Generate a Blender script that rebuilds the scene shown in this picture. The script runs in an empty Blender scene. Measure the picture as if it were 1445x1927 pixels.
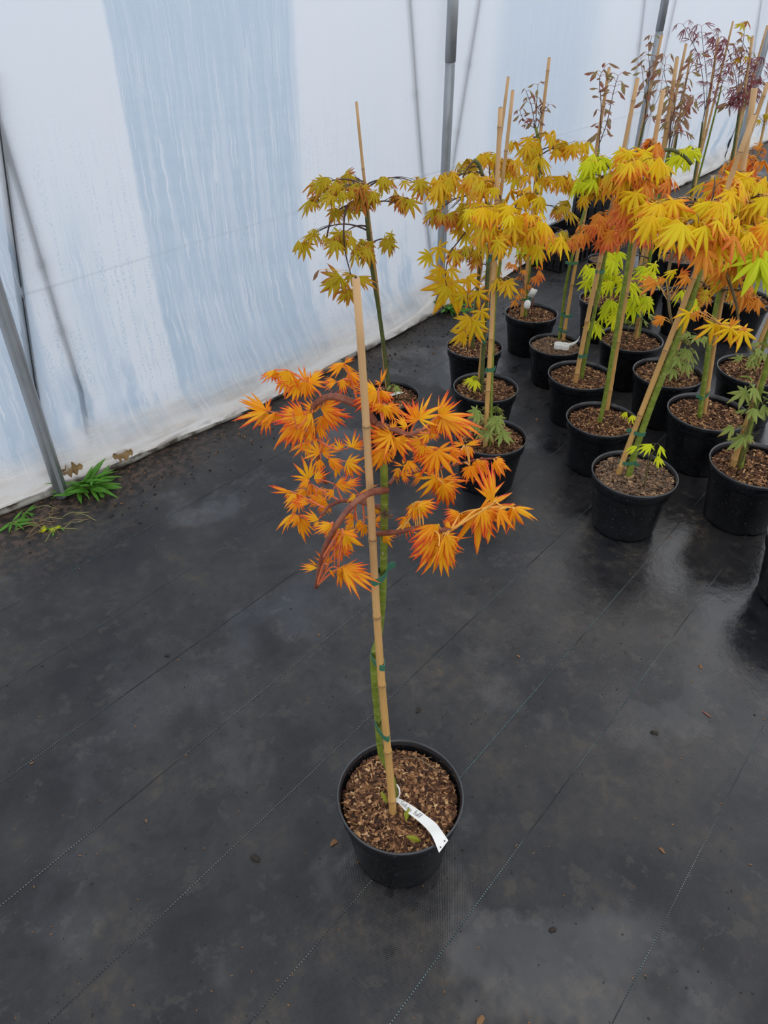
import bpy, math, random
from mathutils import Vector, Matrix, noise

# ---------------------------------------------------------------- camera, sky, exposure
scene = bpy.context.scene
COL = scene.collection
F = 1390.0; PITCH = math.radians(37.0); CAMH = 1.55; PW, PH = 1445.0, 1927.0
cam_d = bpy.data.cameras.new('camera'); cam = bpy.data.objects.new('camera', cam_d); COL.objects.link(cam)
cam_d.sensor_fit = 'HORIZONTAL'; cam_d.sensor_width = 36.0; cam_d.lens = 36.0 * F / PW
cam_d.clip_start = 0.02; cam_d.clip_end = 200
cam.location = (0, 0, CAMH); cam.rotation_euler = (math.pi / 2 - PITCH, 0, 0)
scene.camera = cam
w = bpy.data.worlds.new('overcast_sky'); scene.world = w; w.use_nodes = True
bg = w.node_tree.nodes['Background']; bg.inputs[0].default_value = (0.93, 0.955, 1.0, 1); bg.inputs[1].default_value = 1.0
vs = scene.view_settings
vs.view_transform = 'Standard'; vs.look = 'None'; vs.gamma = 1.0; vs.use_curve_mapping = False; vs.exposure = 0.36

# ---------------------------------------------------------------- geometry of the place
CP, SP = math.cos(PITCH), math.sin(PITCH)
def ray(x, y):
    a = (x - PW / 2) / F; b = -(y - PH / 2) / F
    return Vector((a, CP + b * SP, -SP + b * CP))
def fl(x, y, z=0.0):                       # where a sight line meets the level z
    r = ray(x, y); t = (z - CAMH) / r.z
    return Vector((r.x * t, r.y * t, z))
def aty(x, y, Y):                          # where a sight line meets the upright plane at distance Y
    r = ray(x, y); t = Y / r.y
    return Vector((r.x * t, Y, CAMH + r.z * t))
def depth(p): return p.y * CP - (p.z - CAMH) * SP
TA = math.radians(40.2); T = Vector((math.sin(TA), math.cos(TA), 0)); N = Vector((T.y, -T.x, 0))
def W(a, p, z=0.0): return T * a + N * p + Vector((0, 0, z))   # along the tunnel, across it, up
def on_wall(x, y, perp):
    r = ray(x, y); t = perp / (r.x * N.x + r.y * N.y)
    return Vector((r.x * t, r.y * t, CAMH + r.z * t))
def lerp(a, b, t): return a + (b - a) * t
def interp(tab, x):
    if x <= tab[0][0]: return tab[0][1]
    for (x0, y0), (x1, y1) in zip(tab, tab[1:]):
        if x <= x1:
            k = (x - x0) / (x1 - x0); k = k * k * (3 - 2 * k); return lerp(y0, y1, k)
    return tab[-1][1]

# ---------------------------------------------------------------- mesh helpers
class MB:
    def __init__(s): s.v = []; s.f = []; s.m = []; s.c = []
    def add(s, vs_, fs, cs=None, mat=0):
        o = len(s.v); s.v += [tuple(p) for p in vs_]; s.f += [tuple(i + o for i in f) for f in fs]
        s.m += [mat] * len(fs); s.c += list(cs) if cs else [(0, 0, 0)] * len(vs_)
    def tube(s, pts, rad, seg=8, mat=0, caps=True, z=0.0):
        pts = [Vector(p) for p in pts]; n = len(pts)
        if not hasattr(rad, '__len__'): rad = [rad] * n
        vs_, cs, fs = [], [], []; L = 0; up = None
        for i, p in enumerate(pts):
            d = (pts[min(i + 1, n - 1)] - pts[max(i - 1, 0)])
            d = d.normalized() if d.length > 1e-9 else Vector((0, 0, 1))
            if up is None:
                up = Vector((1, 0, 0)) if abs(d.x) < 0.8 else Vector((0, 1, 0))
            up = (up - d * up.dot(d)).normalized(); sd = d.cross(up)
            if i: L += (p - pts[i - 1]).length
            for k in range(seg):
                a = 2 * math.pi * k / seg
                vs_.append(p + (up * math.cos(a) + sd * math.sin(a)) * rad[i]); cs.append((k / seg, L, z))
        for i in range(n - 1):
            for k in range(seg):
                a, b = i * seg + k, i * seg + (k + 1) % seg
                fs.append((a, b, b + seg, a + seg))
        if caps:
            fs.append(tuple(range(seg - 1, -1, -1))); fs.append(tuple(range((n - 1) * seg, n * seg)))
        s.add(vs_, fs, cs, mat)
    def box(s, c, sx, sy, sz, rot=None, col=(0, 0, 0), mat=0):
        vs_ = []
        for dx in (-.5, .5):
            for dy in (-.5, .5):
                for dz in (-.5, .5):
                    p = Vector((dx * sx, dy * sy, dz * sz))
                    if rot: p = rot @ p
                    vs_.append(Vector(c) + p)
        s.add(vs_, [(0, 1, 3, 2), (4, 6, 7, 5), (0, 4, 5, 1), (2, 3, 7, 6), (0, 2, 6, 4), (1, 5, 7, 3)], [col] * 8, mat)
    def lathe(s, prof, seg=48, mat=0):
        vs_, fs = [], []
        for r, z in prof:
            for k in range(seg):
                a = 2 * math.pi * k / seg; vs_.append((r * math.cos(a), r * math.sin(a), z))
        for i in range(len(prof) - 1):
            for k in range(seg):
                a, b = i * seg + k, i * seg + (k + 1) % seg
                fs.append((a, b, b + seg, a + seg))
        s.add(vs_, fs, None, mat)
    def mesh(s, name, mats, smooth=True):
        me = bpy.data.meshes.new(name); me.from_pydata(s.v, [], s.f); me.update()
        at = me.attributes.new('tc', 'FLOAT_VECTOR', 'POINT')
        at.data.foreach_set('vector', [x for c in s.c for x in c])
        for m in mats: me.materials.append(m)
        me.polygons.foreach_set('material_index', s.m)
        me.polygons.foreach_set('use_smooth', [smooth] * len(s.f))
        return me
def link(name, me, parent=None, mat=None):
    o = bpy.data.objects.new(name, me); COL.objects.link(o)
    if parent: o.parent = parent
    if mat is not None: o.matrix_basis = mat
    return o
def tag(o, label=None, cat=None, group=None, kind=None):
    if label: o['label'] = label
    if cat: o['category'] = cat
    if group: o['group'] = group
    if kind: o['kind'] = kind
    return o
def empty(name, loc):
    o = bpy.data.objects.new(name, None); COL.objects.link(o); o.location = loc; o.empty_display_size = .05
    return o

# ---------------------------------------------------------------- material helpers
class NT:
    def __init__(s, name):
        s.m = bpy.data.materials.new(name); s.m.use_nodes = True; s.t = s.m.node_tree; s.t.nodes.clear()
        s.out = s.n('ShaderNodeOutputMaterial')
    def n(s, typ, **kw):
        nd = s.t.nodes.new(typ)
        for k, v in kw.items(): setattr(nd, k, v)
        return nd
    def set(s, sock, v):
        if v is None: return
        if isinstance(v, bpy.types.NodeSocket): s.t.links.new(v, sock)
        elif isinstance(v, (tuple, list)) and len(v) == 3 and len(sock.default_value) == 4: sock.default_value = (*v, 1)
        else: sock.default_value = v
    def attr(s, name='tc'): return s.n('ShaderNodeAttribute', attribute_name=name).outputs['Vector']
    def sep(s, v):
        x = s.n('ShaderNodeSeparateXYZ'); s.set(x.inputs[0], v); return x.outputs
    def comb(s, x, y, z):
        c = s.n('ShaderNodeCombineXYZ'); s.set(c.inputs[0], x); s.set(c.inputs[1], y); s.set(c.inputs[2], z); return c.outputs[0]
    def math(s, op, a, b=None, c=None, clamp=False):
        m = s.n('ShaderNodeMath', operation=op, use_clamp=clamp)
        s.set(m.inputs[0], a); s.set(m.inputs[1], b); s.set(m.inputs[2], c); return m.outputs[0]
    def mulv(s, v, k):
        m = s.n('ShaderNodeVectorMath', operation='MULTIPLY'); s.set(m.inputs[0], v); m.inputs[1].default_value = k; return m.outputs[0]
    def noise(s, v, scale, detail=3, rough=.55, out=0, dist=0):
        m = s.n('ShaderNodeTexNoise'); s.set(m.inputs['Vector'], v); m.inputs['Scale'].default_value = scale
        m.inputs['Detail'].default_value = detail; m.inputs['Roughness'].default_value = rough
        m.inputs['Distortion'].default_value = dist; return m.outputs[out]
    def voro(s, v, scale, out=0):
        m = s.n('ShaderNodeTexVoronoi'); s.set(m.inputs['Vector'], v); m.inputs['Scale'].default_value = scale; return m.outputs[out]
    def step(s, v, a, b, lo=0., hi=1.):
        m = s.n('ShaderNodeMapRange', interpolation_type='SMOOTHSTEP'); s.set(m.inputs[0], v)
        m.inputs[1].default_value = a; m.inputs[2].default_value = b; m.inputs[3].default_value = lo; m.inputs[4].default_value = hi
        return m.outputs[0]
    def mix(s, f, a, b):
        m = s.n('ShaderNodeMix', data_type='RGBA'); s.set(m.inputs[0], f); s.set(m.inputs[6], a); s.set(m.inputs[7], b); return m.outputs[2]
    def ramp(s, f, stops):
        r = s.n('ShaderNodeValToRGB'); s.set(r.inputs[0], f); e = r.color_ramp.elements
        while len(e) < len(stops): e.new(.5)
        for i, (p, c) in enumerate(stops): e[i].position = p; e[i].color = (*c, 1)
        return r.outputs[0]
    def bump(s, h, strength, dist, nrm=None):
        b = s.n('ShaderNodeBump'); s.set(b.inputs['Height'], h); b.inputs['Strength'].default_value = strength
        b.inputs['Distance'].default_value = dist; s.set(b.inputs['Normal'], nrm); return b.outputs[0]
    def rnd(s): return s.n('ShaderNodeObjectInfo').outputs['Random']
    def pos(s): return s.n('ShaderNodeNewGeometry').outputs['Position']
    def obj(s): return s.n('ShaderNodeTexCoord').outputs['Object']
    def bsdf(s, col, rough=.5, spec=.5, nrm=None, metal=0.):
        b = s.n('ShaderNodeBsdfPrincipled'); s.set(b.inputs['Base Color'], col); s.set(b.inputs['Roughness'], rough)
        s.set(b.inputs['Specular IOR Level'], spec); s.set(b.inputs['Normal'], nrm); s.set(b.inputs['Metallic'], metal); return b.outputs[0]
    def shade(s, sh): s.t.links.new(sh, s.out.inputs[0]); return s.m
    def mixs(s, f, a, b):
        m = s.n('ShaderNodeMixShader'); s.set(m.inputs[0], f); s.t.links.new(a, m.inputs[1]); s.t.links.new(b, m.inputs[2]); return m.outputs[0]
def simple(name, col, rough=.5, spec=.5, metal=0.):
    t = NT(name); return t.shade(t.bsdf(col, rough, spec, metal=metal))

def leaf_mat(name, vein, body, edge, lo, hi, var=.25, trans=.38, alt=None):
    t = NT(name); x, y, z = t.sep(t.attr())
    rnd = t.rnd()
    nz = t.noise(t.obj(), 55, 2)
    f = t.math('ADD', t.math('MULTIPLY', x, .75), t.math('MULTIPLY', t.math('POWER', y, 2.5), .42))
    f = t.math('ADD', f, t.math('MULTIPLY', t.math('SUBTRACT', rnd, .5), var * 2))
    f = t.math('ADD', f, t.math('MULTIPLY', t.math('SUBTRACT', nz, .5), .3))
    e = t.step(f, lo, hi)
    b = t.mix(t.step(t.math('FRACT', t.math('MULTIPLY', rnd, 7.31)), .25, .85), body, alt or body)
    c = t.mix(t.math('MULTIPLY', t.math('SUBTRACT', 1., t.step(y, .0, .4)), .5), b, vein)
    c = t.mix(e, c, edge)
    d = t.bsdf(c, .5, .3)
    tr = t.n('ShaderNodeBsdfTranslucent'); t.set(tr.inputs[0], c)
    return t.shade(t.mixs(trans, d, tr.outputs[0]))
M = {}
M['leaf_orange'] = leaf_mat('leaf_orange_red', (.95, .62, .03), (.93, .38, .012), (.80, .050, .035), .44, .88, .11, alt=(.93, .52, .014))
M['leaf_yellow'] = leaf_mat('leaf_yellow_orange', (.84, .62, .02), (.76, .47, .010), (.74, .20, .018), .46, 1.05, .24, alt=(.68, .52, .012))
M['leaf_gold'] = leaf_mat('leaf_gold', (.90, .72, .02), (.88, .58, .010), (.84, .20, .03), .50, 1.05, .30, alt=(.82, .66, .012))
M['leaf_coral'] = leaf_mat('leaf_coral', (.86, .48, .05), (.80, .30, .03), (.76, .13, .05), .40, 1.05, .30)
M['leaf_olive'] = leaf_mat('leaf_olive', (.66, .54, .02), (.52, .40, .012), (.55, .13, .03), .38, .92, .26, alt=(.60, .42, .012))
M['leaf_lime'] = leaf_mat('leaf_lime', (.78, .84, .03), (.66, .74, .012), (.72, .60, .03), .8, 1.4, .2, alt=(.74, .74, .012))
M['leaf_green'] = leaf_mat('leaf_basal_green', (.42, .50, .14), (.30, .38, .085), (.36, .16, .07), .55, 1.1, .3)
M['leaf_brown'] = leaf_mat('leaf_brown', (.36, .22, .13), (.30, .165, .095), (.30, .08, .065), .45, 1.05, .35, alt=(.29, .23, .085))
M['leaf_purple'] = leaf_mat('leaf_purple', (.30, .10, .10), (.21, .06, .075), (.26, .04, .05), .3, 1.0, .3)
M['leaf_weed'] = leaf_mat('leaf_weed', (.20, .40, .05), (.09, .27, .03), (.10, .24, .03), .8, 1.5, .2, trans=.25)
M['leaf_oak'] = leaf_mat('leaf_oak_dry', (.30, .20, .08), (.24, .15, .06), (.16, .10, .05), .5, 1.2, .2, trans=.1)

def bark(name, c0, c1, ring, rscale=34, speck=None):
    t = NT(name); x, y, z = t.sep(t.attr())
    v = t.noise(t.obj(), 60, 4); base = t.mix(t.step(v, .35, .65), c0, c1)
    fr = t.math('FRACT', t.math('ADD', t.math('MULTIPLY', y, rscale), t.math('MULTIPLY', t.noise(t.obj(), 9, 1), 1.2)))
    base = t.mix(t.math('MULTIPLY', t.step(fr, .93, .985), .6), base, ring)
    if speck: base = t.mix(t.step(t.noise(t.mulv(t.obj(), (1, 1, .45)), 190, 2), .64, .72), base, speck)
    return t.shade(t.bsdf(base, .5, .4, t.bump(v, .2, .001)))
M['trunk'] = bark('trunk_green_bark', (.125, .175, .018), (.20, .25, .03), (.34, .36, .14), 30, (.36, .36, .18))
M['trunk_dark'] = bark('trunk_olive_bark', (.06, .075, .02), (.10, .115, .03), (.18, .18, .09), 30, (.2, .19, .1))
M['branch_red'] = bark('branch_red_bark', (.17, .045, .028), (.25, .085, .045), (.30, .14, .08), 60, (.33, .2, .12))
M['branch_grey'] = bark('branch_grey_bark', (.13, .085, .045), (.17, .13, .06), (.2, .16, .1), 60)
M['twig_dark'] = bark('twig_dark_bark', (.05, .035, .03), (.09, .05, .045), (.12, .08, .06), 60)
M['twig_green'] = bark('twig_green_bark', (.10, .10, .03), (.15, .12, .04), (.2, .14, .08), 60)
M['petiole_red'] = simple('petiole_red', (.70, .17, .06), .5)
M['petiole_yellow'] = simple('petiole_yellow', (.82, .42, .08), .5)
M['petiole_rose'] = simple('petiole_rose', (.38, .11, .07), .5)
def bamboo():
    t = NT('bamboo_cane'); x, y, z = t.sep(t.attr())
    g = t.noise(t.comb(t.math('MULTIPLY', x, 14), t.math('MULTIPLY', y, 3.5), 0), 3.0, 4)
    c = t.ramp(g, [(.25, (.47, .25, .07)), (.55, (.63, .36, .115)), (.8, (.70, .45, .17))])
    c = t.mix(t.math('MULTIPLY', t.step(y, .25, .9), .55), c, (.56, .37, .22))
    c = t.mix(t.step(t.noise(t.obj(), 120, 2), .68, .78), c, (.3, .18, .07))
    c = t.mix(z, c, (.17, .10, .05))
    c = t.mix(t.math('MULTIPLY', t.rnd(), .45), c, (.36, .22, .09))
    return t.shade(t.bsdf(c, .42, .4, t.bump(g, .12, .0006)))
M['bamboo'] = bamboo()
M['bamboo_end'] = simple('bamboo_cut_end', (.50, .33, .19), .8)
def pot_plastic():
    t = NT('black_pot_plastic'); o = t.obj()
    d = t.noise(o, 9, 5, .65)
    c = t.mix(t.step(d, .42, .75), (.0045, .005, .0065), (.013, .014, .017))
    c = t.mix(t.step(t.noise(o, 230, 2), .67, .72), c, (.15, .16, .18))
    return t.shade(t.bsdf(c, t.step(d, .3, .7, .22, .40), .32, t.bump(t.noise(o, 60, 3), .10, .001)))
M['pot'] = pot_plastic()
def soil_m():
    t = NT('dark_potting_soil'); v = t.noise(t.obj(), 160, 4)
    return t.shade(t.bsdf(t.mix(v, (.012, .007, .004), (.07, .035, .018)), .9, .2, t.bump(v, .8, .004)))
M['soil'] = soil_m()
def chip_m(name, gain, grey):
    t = NT(name); x, y, z = t.sep(t.attr())
    c = t.ramp(x, [(0, (.022, .009, .005)), (.3, (.085, .034, .016)), (.55, (.20, .090, .038)), (.8, (.42, .22, .095)), (1., (.66, .43, .22))])
    c = t.mix(grey, c, (.24, .19, .14))
    m = t.n('ShaderNodeMix', data_type='RGBA', blend_type='MULTIPLY'); m.inputs[0].default_value = 1.
    t.set(m.inputs[6], c); t.set(m.inputs[7], (gain, gain, gain))
    return t.shade(t.bsdf(m.outputs[2], .7, .3, t.bump(t.noise(t.obj(), 400, 2), .3, .001)))
M['chip'] = chip_m('bark_chips', 1.0, .0); M['chip_grey'] = chip_m('bark_chips_dry', 1.0, .35)
M['tie'] = simple('green_tie_tape', (.045, .16, .095), .35)
M['tag'] = simple('white_tag_plastic', (.80, .80, .76), .4)
M['ink'] = simple('black_ink', (.01, .01, .012), .6)
def galv():
    t = NT('galvanised_steel'); v = t.voro(t.mulv(t.obj(), (1, 1, .4)), 60, 1); n_ = t.noise(t.obj(), 14, 4)
    c = t.mix(n_, (.24, .26, .28), (.38, .40, .42))
    return t.shade(t.bsdf(c, t.step(n_, .3, .7, .30, .45), .5, metal=.35))
M['galv'] = galv()
M['rod'] = simple('dark_steel_rod', (.04, .045, .05), .5, metal=.4)
M['crate'] = simple('black_crate_plastic', (.010, .010, .012), .32)
M['clod'] = simple('dark_clod_and_hollow', (.022, .016, .011), .8)
M['dry'] = simple('dry_bits', (.20, .10, .04), .75)
M['straw'] = simple('dry_stems', (.23, .15, .075), .75)
M['straw_green'] = simple('pale_stems', (.30, .30, .10), .7)
M['thread_t'] = None

# ---------------------------------------------------------------- floor
def floor_m():
    t = NT('black_ground_fabric'); a, p, _ = t.sep(t.attr())
    co = t.attr()
    big = t.noise(co, 1.3, 4, .6); mid = t.noise(co, 5, 5, .65); fine = t.noise(co, 34, 4, .6); mid2 = t.noise(co, 2.6, 5, .65)
    base = t.mix(t.step(mid, .3, .7), (.0095, .0102, .0130), (.027, .0270, .0295))
    dust = t.math('MULTIPLY', t.step(mid, .50, .72), t.step(fine, .40, .68))
    dust = t.math('MULTIPLY', dust, t.step(big, .36, .62))
    base = t.mix(t.math('MULTIPLY', t.step(mid2, .42, .60), t.step(fine, .3, .6, .25, .75)), base, (.038, .0355, .034))
    crisp = t.noise(co, 13, 6, .7)
    base = t.mix(t.math('MULTIPLY', t.step(crisp, .56, .62), .45), base, (.058, .053, .047))
    base = t.mix(t.math('MULTIPLY', t.step(crisp, .42, .36), .5), base, (.005, .005, .006))
    base = t.mix(t.math('MULTIPLY', dust, .85), base, (.085, .068, .047))
    # soil washed in along the plastic wall
    edge = t.step(t.math('ADD', p, t.math('MULTIPLY', t.math('SUBTRACT', mid, .5), .55)), -2.24, -1.92, 1., 0.)
    far = t.step(a, 1.05, 1.7, 1., .30)
    soil = t.mix(t.step(fine, .42, .62), (.014, .010, .007), (.105, .066, .043))
    base = t.mix(t.math('MULTIPLY', t.math('MULTIPLY', edge, far), .8), base, soil)
    wet = t.math('MULTIPLY', t.step(t.noise(co, 2.1, 5, .62), .52, .64), .9)
    wet = t.math('MAXIMUM', wet, t.math('MULTIPLY', t.step(a, .9, 1.9), t.step(p, -1.5, -.4, .0, 1.)))
    rough = t.math('SUBTRACT', .48, t.math('MULTIPLY', wet, .37))
    rough = t.math('ADD', rough, t.math('MULTIPLY', t.math('SUBTRACT', fine, .5), .16))
    rough = t.math('ADD', rough, t.math('MULTIPLY', dust, .25))
    rough = t.math('SUBTRACT', rough, t.math('MULTIPLY', t.step(crisp, .42, .36), .16))
    wa = t.math('SINE', t.math('MULTIPLY', a, 2 * math.pi / .0058)); wp = t.math('SINE', t.math('MULTIPLY', p, 2 * math.pi / .0042))
    weave = t.math('MULTIPLY', wa, wp)
    bn = t.n('ShaderNodeBump'); t.set(bn.inputs['Height'], weave); bn.inputs['Distance'].default_value = .0007; t.set(bn.inputs['Strength'], t.math('SUBTRACT', .42, t.math('MULTIPLY', wet, .34))); n1 = bn.outputs[0]
    n2 = t.bump(fine, .35, .002, n1)
    n3 = t.bump(mid, .25, .012, n2)
    return t.shade(t.bsdf(base, rough, t.math('ADD', .40, t.math('MULTIPLY', wet, .35)), n3))
m = MB()
na, npp = 60, 30
A0, A1, P0, P1 = -5., 18., -2.46, 7.
vs_ = []; cs = []
for i in range(na + 1):
    for j in range(npp + 1):
        a = lerp(A0, A1, i / na); p = lerp(P0, P1, j / npp); vs_.append(W(a, p, 0)); cs.append((a, p, 0))
m.add(vs_, [(i * (npp + 1) + j, (i + 1) * (npp + 1) + j, (i + 1) * (npp + 1) + j + 1, i * (npp + 1) + j + 1) for i in range(na) for j in range(npp)], cs)
# keep normals up
floor = link('floor', m.mesh('floor', [floor_m()]))
floor.data.flip_normals() if floor.data.polygons[0].normal.z < 0 else None
tag(floor, 'black woven ground fabric, damp and dusty, covering the tunnel floor', kind='structure')
# marker threads woven into the fabric
def thread_m():
    t = NT('marker_thread'); x, y, z = t.sep(t.attr())
    n_ = t.noise(t.comb(x, y, 0), 3.5, 3)
    dash = t.step(t.math('SINE', t.math('MULTIPLY', x, 2 * math.pi / .0062)), -.2, .2)
    on = t.math('MULTIPLY', dash, t.step(n_, .36, .60))
    c = t.mix(on, (.016, .017, .018), t.mix(t.step(t.noise(t.comb(x, y, 3.), 1.2, 1), .4, .6), (.12, .20, .205), (.18, .18, .17)))
    return t.shade(t.bsdf(c, .6, .3))
TM = thread_m()
for p, wd in ((-1.88, .0014), (-1.60, .0016), (-1.335, .0018), (-1.065, .002), (-.795, .0018), (-.516, .0022), (-.319, .0022), (-.017, .002), (.25, .002)):
    m = MB(); vs_ = []; cs = []
    k = 180
    for i in range(k + 1):
        a = lerp(-1.5, 9., i / k); pp = p + .006 * noise.noise(Vector((a * .9, p * 7, 0)))
        for s_ in (-1, 1):
            vs_.append(W(a, pp + s_ * wd * .5, .0009)); cs.append((a, p, s_))
    m.add(vs_, [(2 * i, 2 * i + 1, 2 * i + 3, 2 * i + 2) for i in range(k)], cs)
    link('marker_thread', m.mesh('marker_thread', [TM]), floor)
# ground outside the tunnel
def out_m():
    t = NT('outside_gravel'); v = t.noise(t.pos(), 2.2, 6, .7)
    return t.shade(t.bsdf(t.mix(v, (.26, .29, .32), (.50, .52, .54)), .9, .2))
m = MB(); m.add([W(-40, -2.44, -.01), W(60, -2.44, -.01), W(60, -400, -.01), W(-40, -400, -.01)], [(0, 1, 2, 3)])
og = link('ground_outside', m.mesh('ground_outside', [out_m()])); tag(og, 'pale gravel ground outside, seen blurred through the plastic', kind='structure')

# ---------------------------------------------------------------- plastic wall
RAIL = [(-4, -2.44), (-1, -2.40), (.71, -2.35), (.9, -2.315), (1.23, -2.285), (1.84, -2.24), (2.54, -2.262), (3.11, -2.28), (4.66, -2.37), (5.69, -2.38), (7.41, -2.38), (9.2, -2.44), (18, -2.5)]
def rail_p(a): return interp(RAIL, a)
HOOPS = (-1.35, .9, 3.15, 5.4, 7.65, 9.9)
def wall_pt(a, z):
    p0 = rail_p(a)
    k = min(1., max(0., z / .55))
    p = lerp(p0, -2.315, k * k * (3 - 2 * k))
    big = .5 + .5 * math.sin(a * 1.9 + .6)
    hoop = min(abs(a - h) for h in HOOPS)
    bul = (.045 + .045 * big) * (0.12 + .88 * min(1, hoop / .4))
    roll = .03 * math.exp(-((a - 2.7) / .8) ** 2) * min(1, hoop / .3)
    p += (bul + roll) * math.exp(-((z - .075 - roll) / (.055 + roll)) ** 2)                        # rolled fold at the foot
    p += .018 * math.exp(-((z - .20) / .05) ** 2) * math.sin(a * 3.1 + 1)
    low = math.exp(-z / .22)
    p += low * .022 * noise.noise(Vector((a * 2.2, z * 14, 3.3))) + low * .010 * noise.noise(Vector((a * 9, z * 22 + a * 3, 7.7)))
    p += math.exp(-z / .13) * .017 * math.sin(z * 62 + 4.5 * noise.noise(Vector((a * .9, 0, 5.))) - a * 3.5) * min(1, z / .02)
    p += .012 * noise.noise(Vector((a * .8, z * 1.1, 1.2)))
    p -= .02 * min(1., hoop / .9) * min(1, z / .6)
    p += .004 * math.exp(-((z - .70 - .006 * math.sin(a * 2)) / .008) ** 2)
    if z > 1.7: p += (z - 1.7) ** 2 * .35
    return W(a, p, z)
zs = [.004, .012, .02, .03, .04, .05, .06, .07, .08, .09, .10, .112, .125, .14, .155, .17, .19, .21, .23, .25, .28, .31, .34, .38, .42, .47, .52, .58, .63, .67, .688, .694, .70, .706, .712, .73, .78, .86, .95, 1.05, 1.2, 1.35, 1.5, 1.7, 1.9, 2.1, 2.35, 2.6]
ks = 460
m = MB(); vs_ = []; cs = []
for i in range(ks + 1):
    a = lerp(-4, 16, i / ks) if False else (-4 + 20 * (i / ks))
    for z in zs: vs_.append(wall_pt(a, z)); cs.append((a, z, 0))
nz_ = len(zs)
m.add(vs_, [(i * nz_ + j, (i + 1) * nz_ + j, (i + 1) * nz_ + j + 1, i * nz_ + j + 1) for i in range(ks) for j in range(nz_ - 1)], cs)
def film_m():
    t = NT('polythene_film'); a, z, _ = t.sep(t.attr()); co = t.attr()
    wob = t.math('MULTIPLY', t.math('SUBTRACT', t.noise(t.mulv(co, (1.2, 3.5, 1)), 4, 3), .5), .012)
    aw = t.math('ADD', a, wob)
    def band(x0, x1, s0, s1): return t.math('MULTIPLY', t.step(aw, x0 - s0, x0 + s0), t.step(aw, x1 - s1, x1 + s1, 1., 0.))
    clear = t.math('MAXIMUM', band(1.475, 2.24, .012, .035), t.math('MULTIPLY', band(3.62, 4.62, .12, .25), .55))
    clear = t.math('MAXIMUM', clear, t.math('MULTIPLY', band(.80, 1.01, .02, .012), .8))
    clear = t.math('MAXIMUM', clear, t.math('MULTIPLY', band(1.16, 1.26, .05, .06), t.step(z, 1.1, .6, 0., .55)))
    # patches of missing condensation low down, running streaks everywhere
    lowm = t.step(z, .62, .25); 
    patch = t.step(t.noise(t.mulv(co, (1., .35, 1)), 6.5, 5, .6), .47, .60)
    clear = t.math('MAXIMUM', clear, t.math('MULTIPLY', t.math('MULTIPLY', lowm, patch), .95))
    st = t.noise(t.comb(t.math('ADD', aw, wob), t.math('MULTIPLY', z, .03), 0), 120, 2, .5)
    st2 = t.noise(t.comb(aw, t.math('MULTIPLY', z, .05), 9.), 34, 3, .6)
    wash = t.step(st2, .42, .62)                       # broad pale runs inside the clear strip
    runs = t.step(st, .58, .63)
    near = t.math('MULTIPLY', t.step(z, 1.45, .8, .45, 1.), t.step(a, 2.9, 2.2, .25, 1.))
    clear = t.math('MULTIPLY', clear, t.math('SUBTRACT', 1., t.math('MULTIPLY', t.math('MULTIPLY', wash, .45), near)))
    clear = t.math('MULTIPLY', clear, t.math('SUBTRACT', 1., t.math('MULTIPLY', t.math('MULTIPLY', runs, .75), near)))
    drip = t.math('MULTIPLY', t.step(t.noise(t.comb(aw, t.math('MULTIPLY', z, .06), 4.), 60, 3), .50, .60), t.step(z, 1.3, .6))
    drip = t.math('MULTIPLY', drip, t.step(a, 2.9, 1.9, .15, 1.))
    sp = t.math('MULTIPLY', t.step(t.noise(co, 130, 2), .45, .60), t.math('MULTIPLY', drip, .60))
    clear = t.math('MAXIMUM', clear, sp)
    clear = t.math('MULTIPLY', clear, t.step(z, .05, .14))
    grain = t.noise(co, 240, 2)
    foot = t.step(t.math('ADD', z, t.math('MULTIPLY', t.math('SUBTRACT', t.noise(t.mulv(co, (1, 4, 1)), 3.5, 4), .5), .14)), .23, .09)
    stain = t.step(t.noise(t.mulv(co, (1., 6., 1)), 5, 5, .65), .40, .72)
    white = t.mix(t.noise(t.mulv(co, (1, .3, 1)), 2.2, 3), (.77, .82, .90), (.86, .885, .925))
    cold = (.52, .66, .82)
    c = t.mix(clear, white, cold)
    c = t.mix(t.math('MULTIPLY', foot, .70), c, t.mix(stain, (.92, .88, .82), (.72, .62, .50)))
    mud = t.math('MULTIPLY', t.step(z, .055, .01), t.step(t.noise(t.mulv(co, (1, 3, 1)), 9, 4), .42, .6))
    c = t.mix(t.math('MULTIPLY', mud, .8), c, (.10, .075, .05))
    seam = t.math('MULTIPLY', t.step(t.math('ABSOLUTE', t.math('SUBTRACT', z, .701)), .0055, .003), .30)
    c = t.mix(seam, c, (.50, .54, .60))
    dots = t.math('MULTIPLY', t.step(t.voro(co, 11), .035, .02), t.step(t.noise(co, 3, 1), .56, .6))
    c = t.mix(t.math('MULTIPLY', dots, .6), c, (.1, .1, .11))
    dif = t.bsdf(c, t.step(foot, 0, 1, .26, .30), .5, t.bump(grain, .08, .001))
    tr = t.n('ShaderNodeBsdfTranslucent'); t.set(tr.inputs[0], c)
    body = t.mixs(.60, dif, tr.outputs[0])
    tp = t.n('ShaderNodeBsdfTransparent'); t.set(tp.inputs[0], (.90, .95, 1.0))
    amt = t.math('ADD', .16, t.math('MULTIPLY', clear, .28))
    amt = t.math('MULTIPLY', amt, t.math('SUBTRACT', 1., t.math('MULTIPLY', foot, .8)))
    return t.shade(t.mixs(amt, body, tp.outputs[0]))
wall = link('wall_left', m.mesh('wall_left', [film_m()]))
tag(wall, 'milky polythene sheet wall of the tunnel with condensation streaks and rolled foot', kind='structure')
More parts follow.
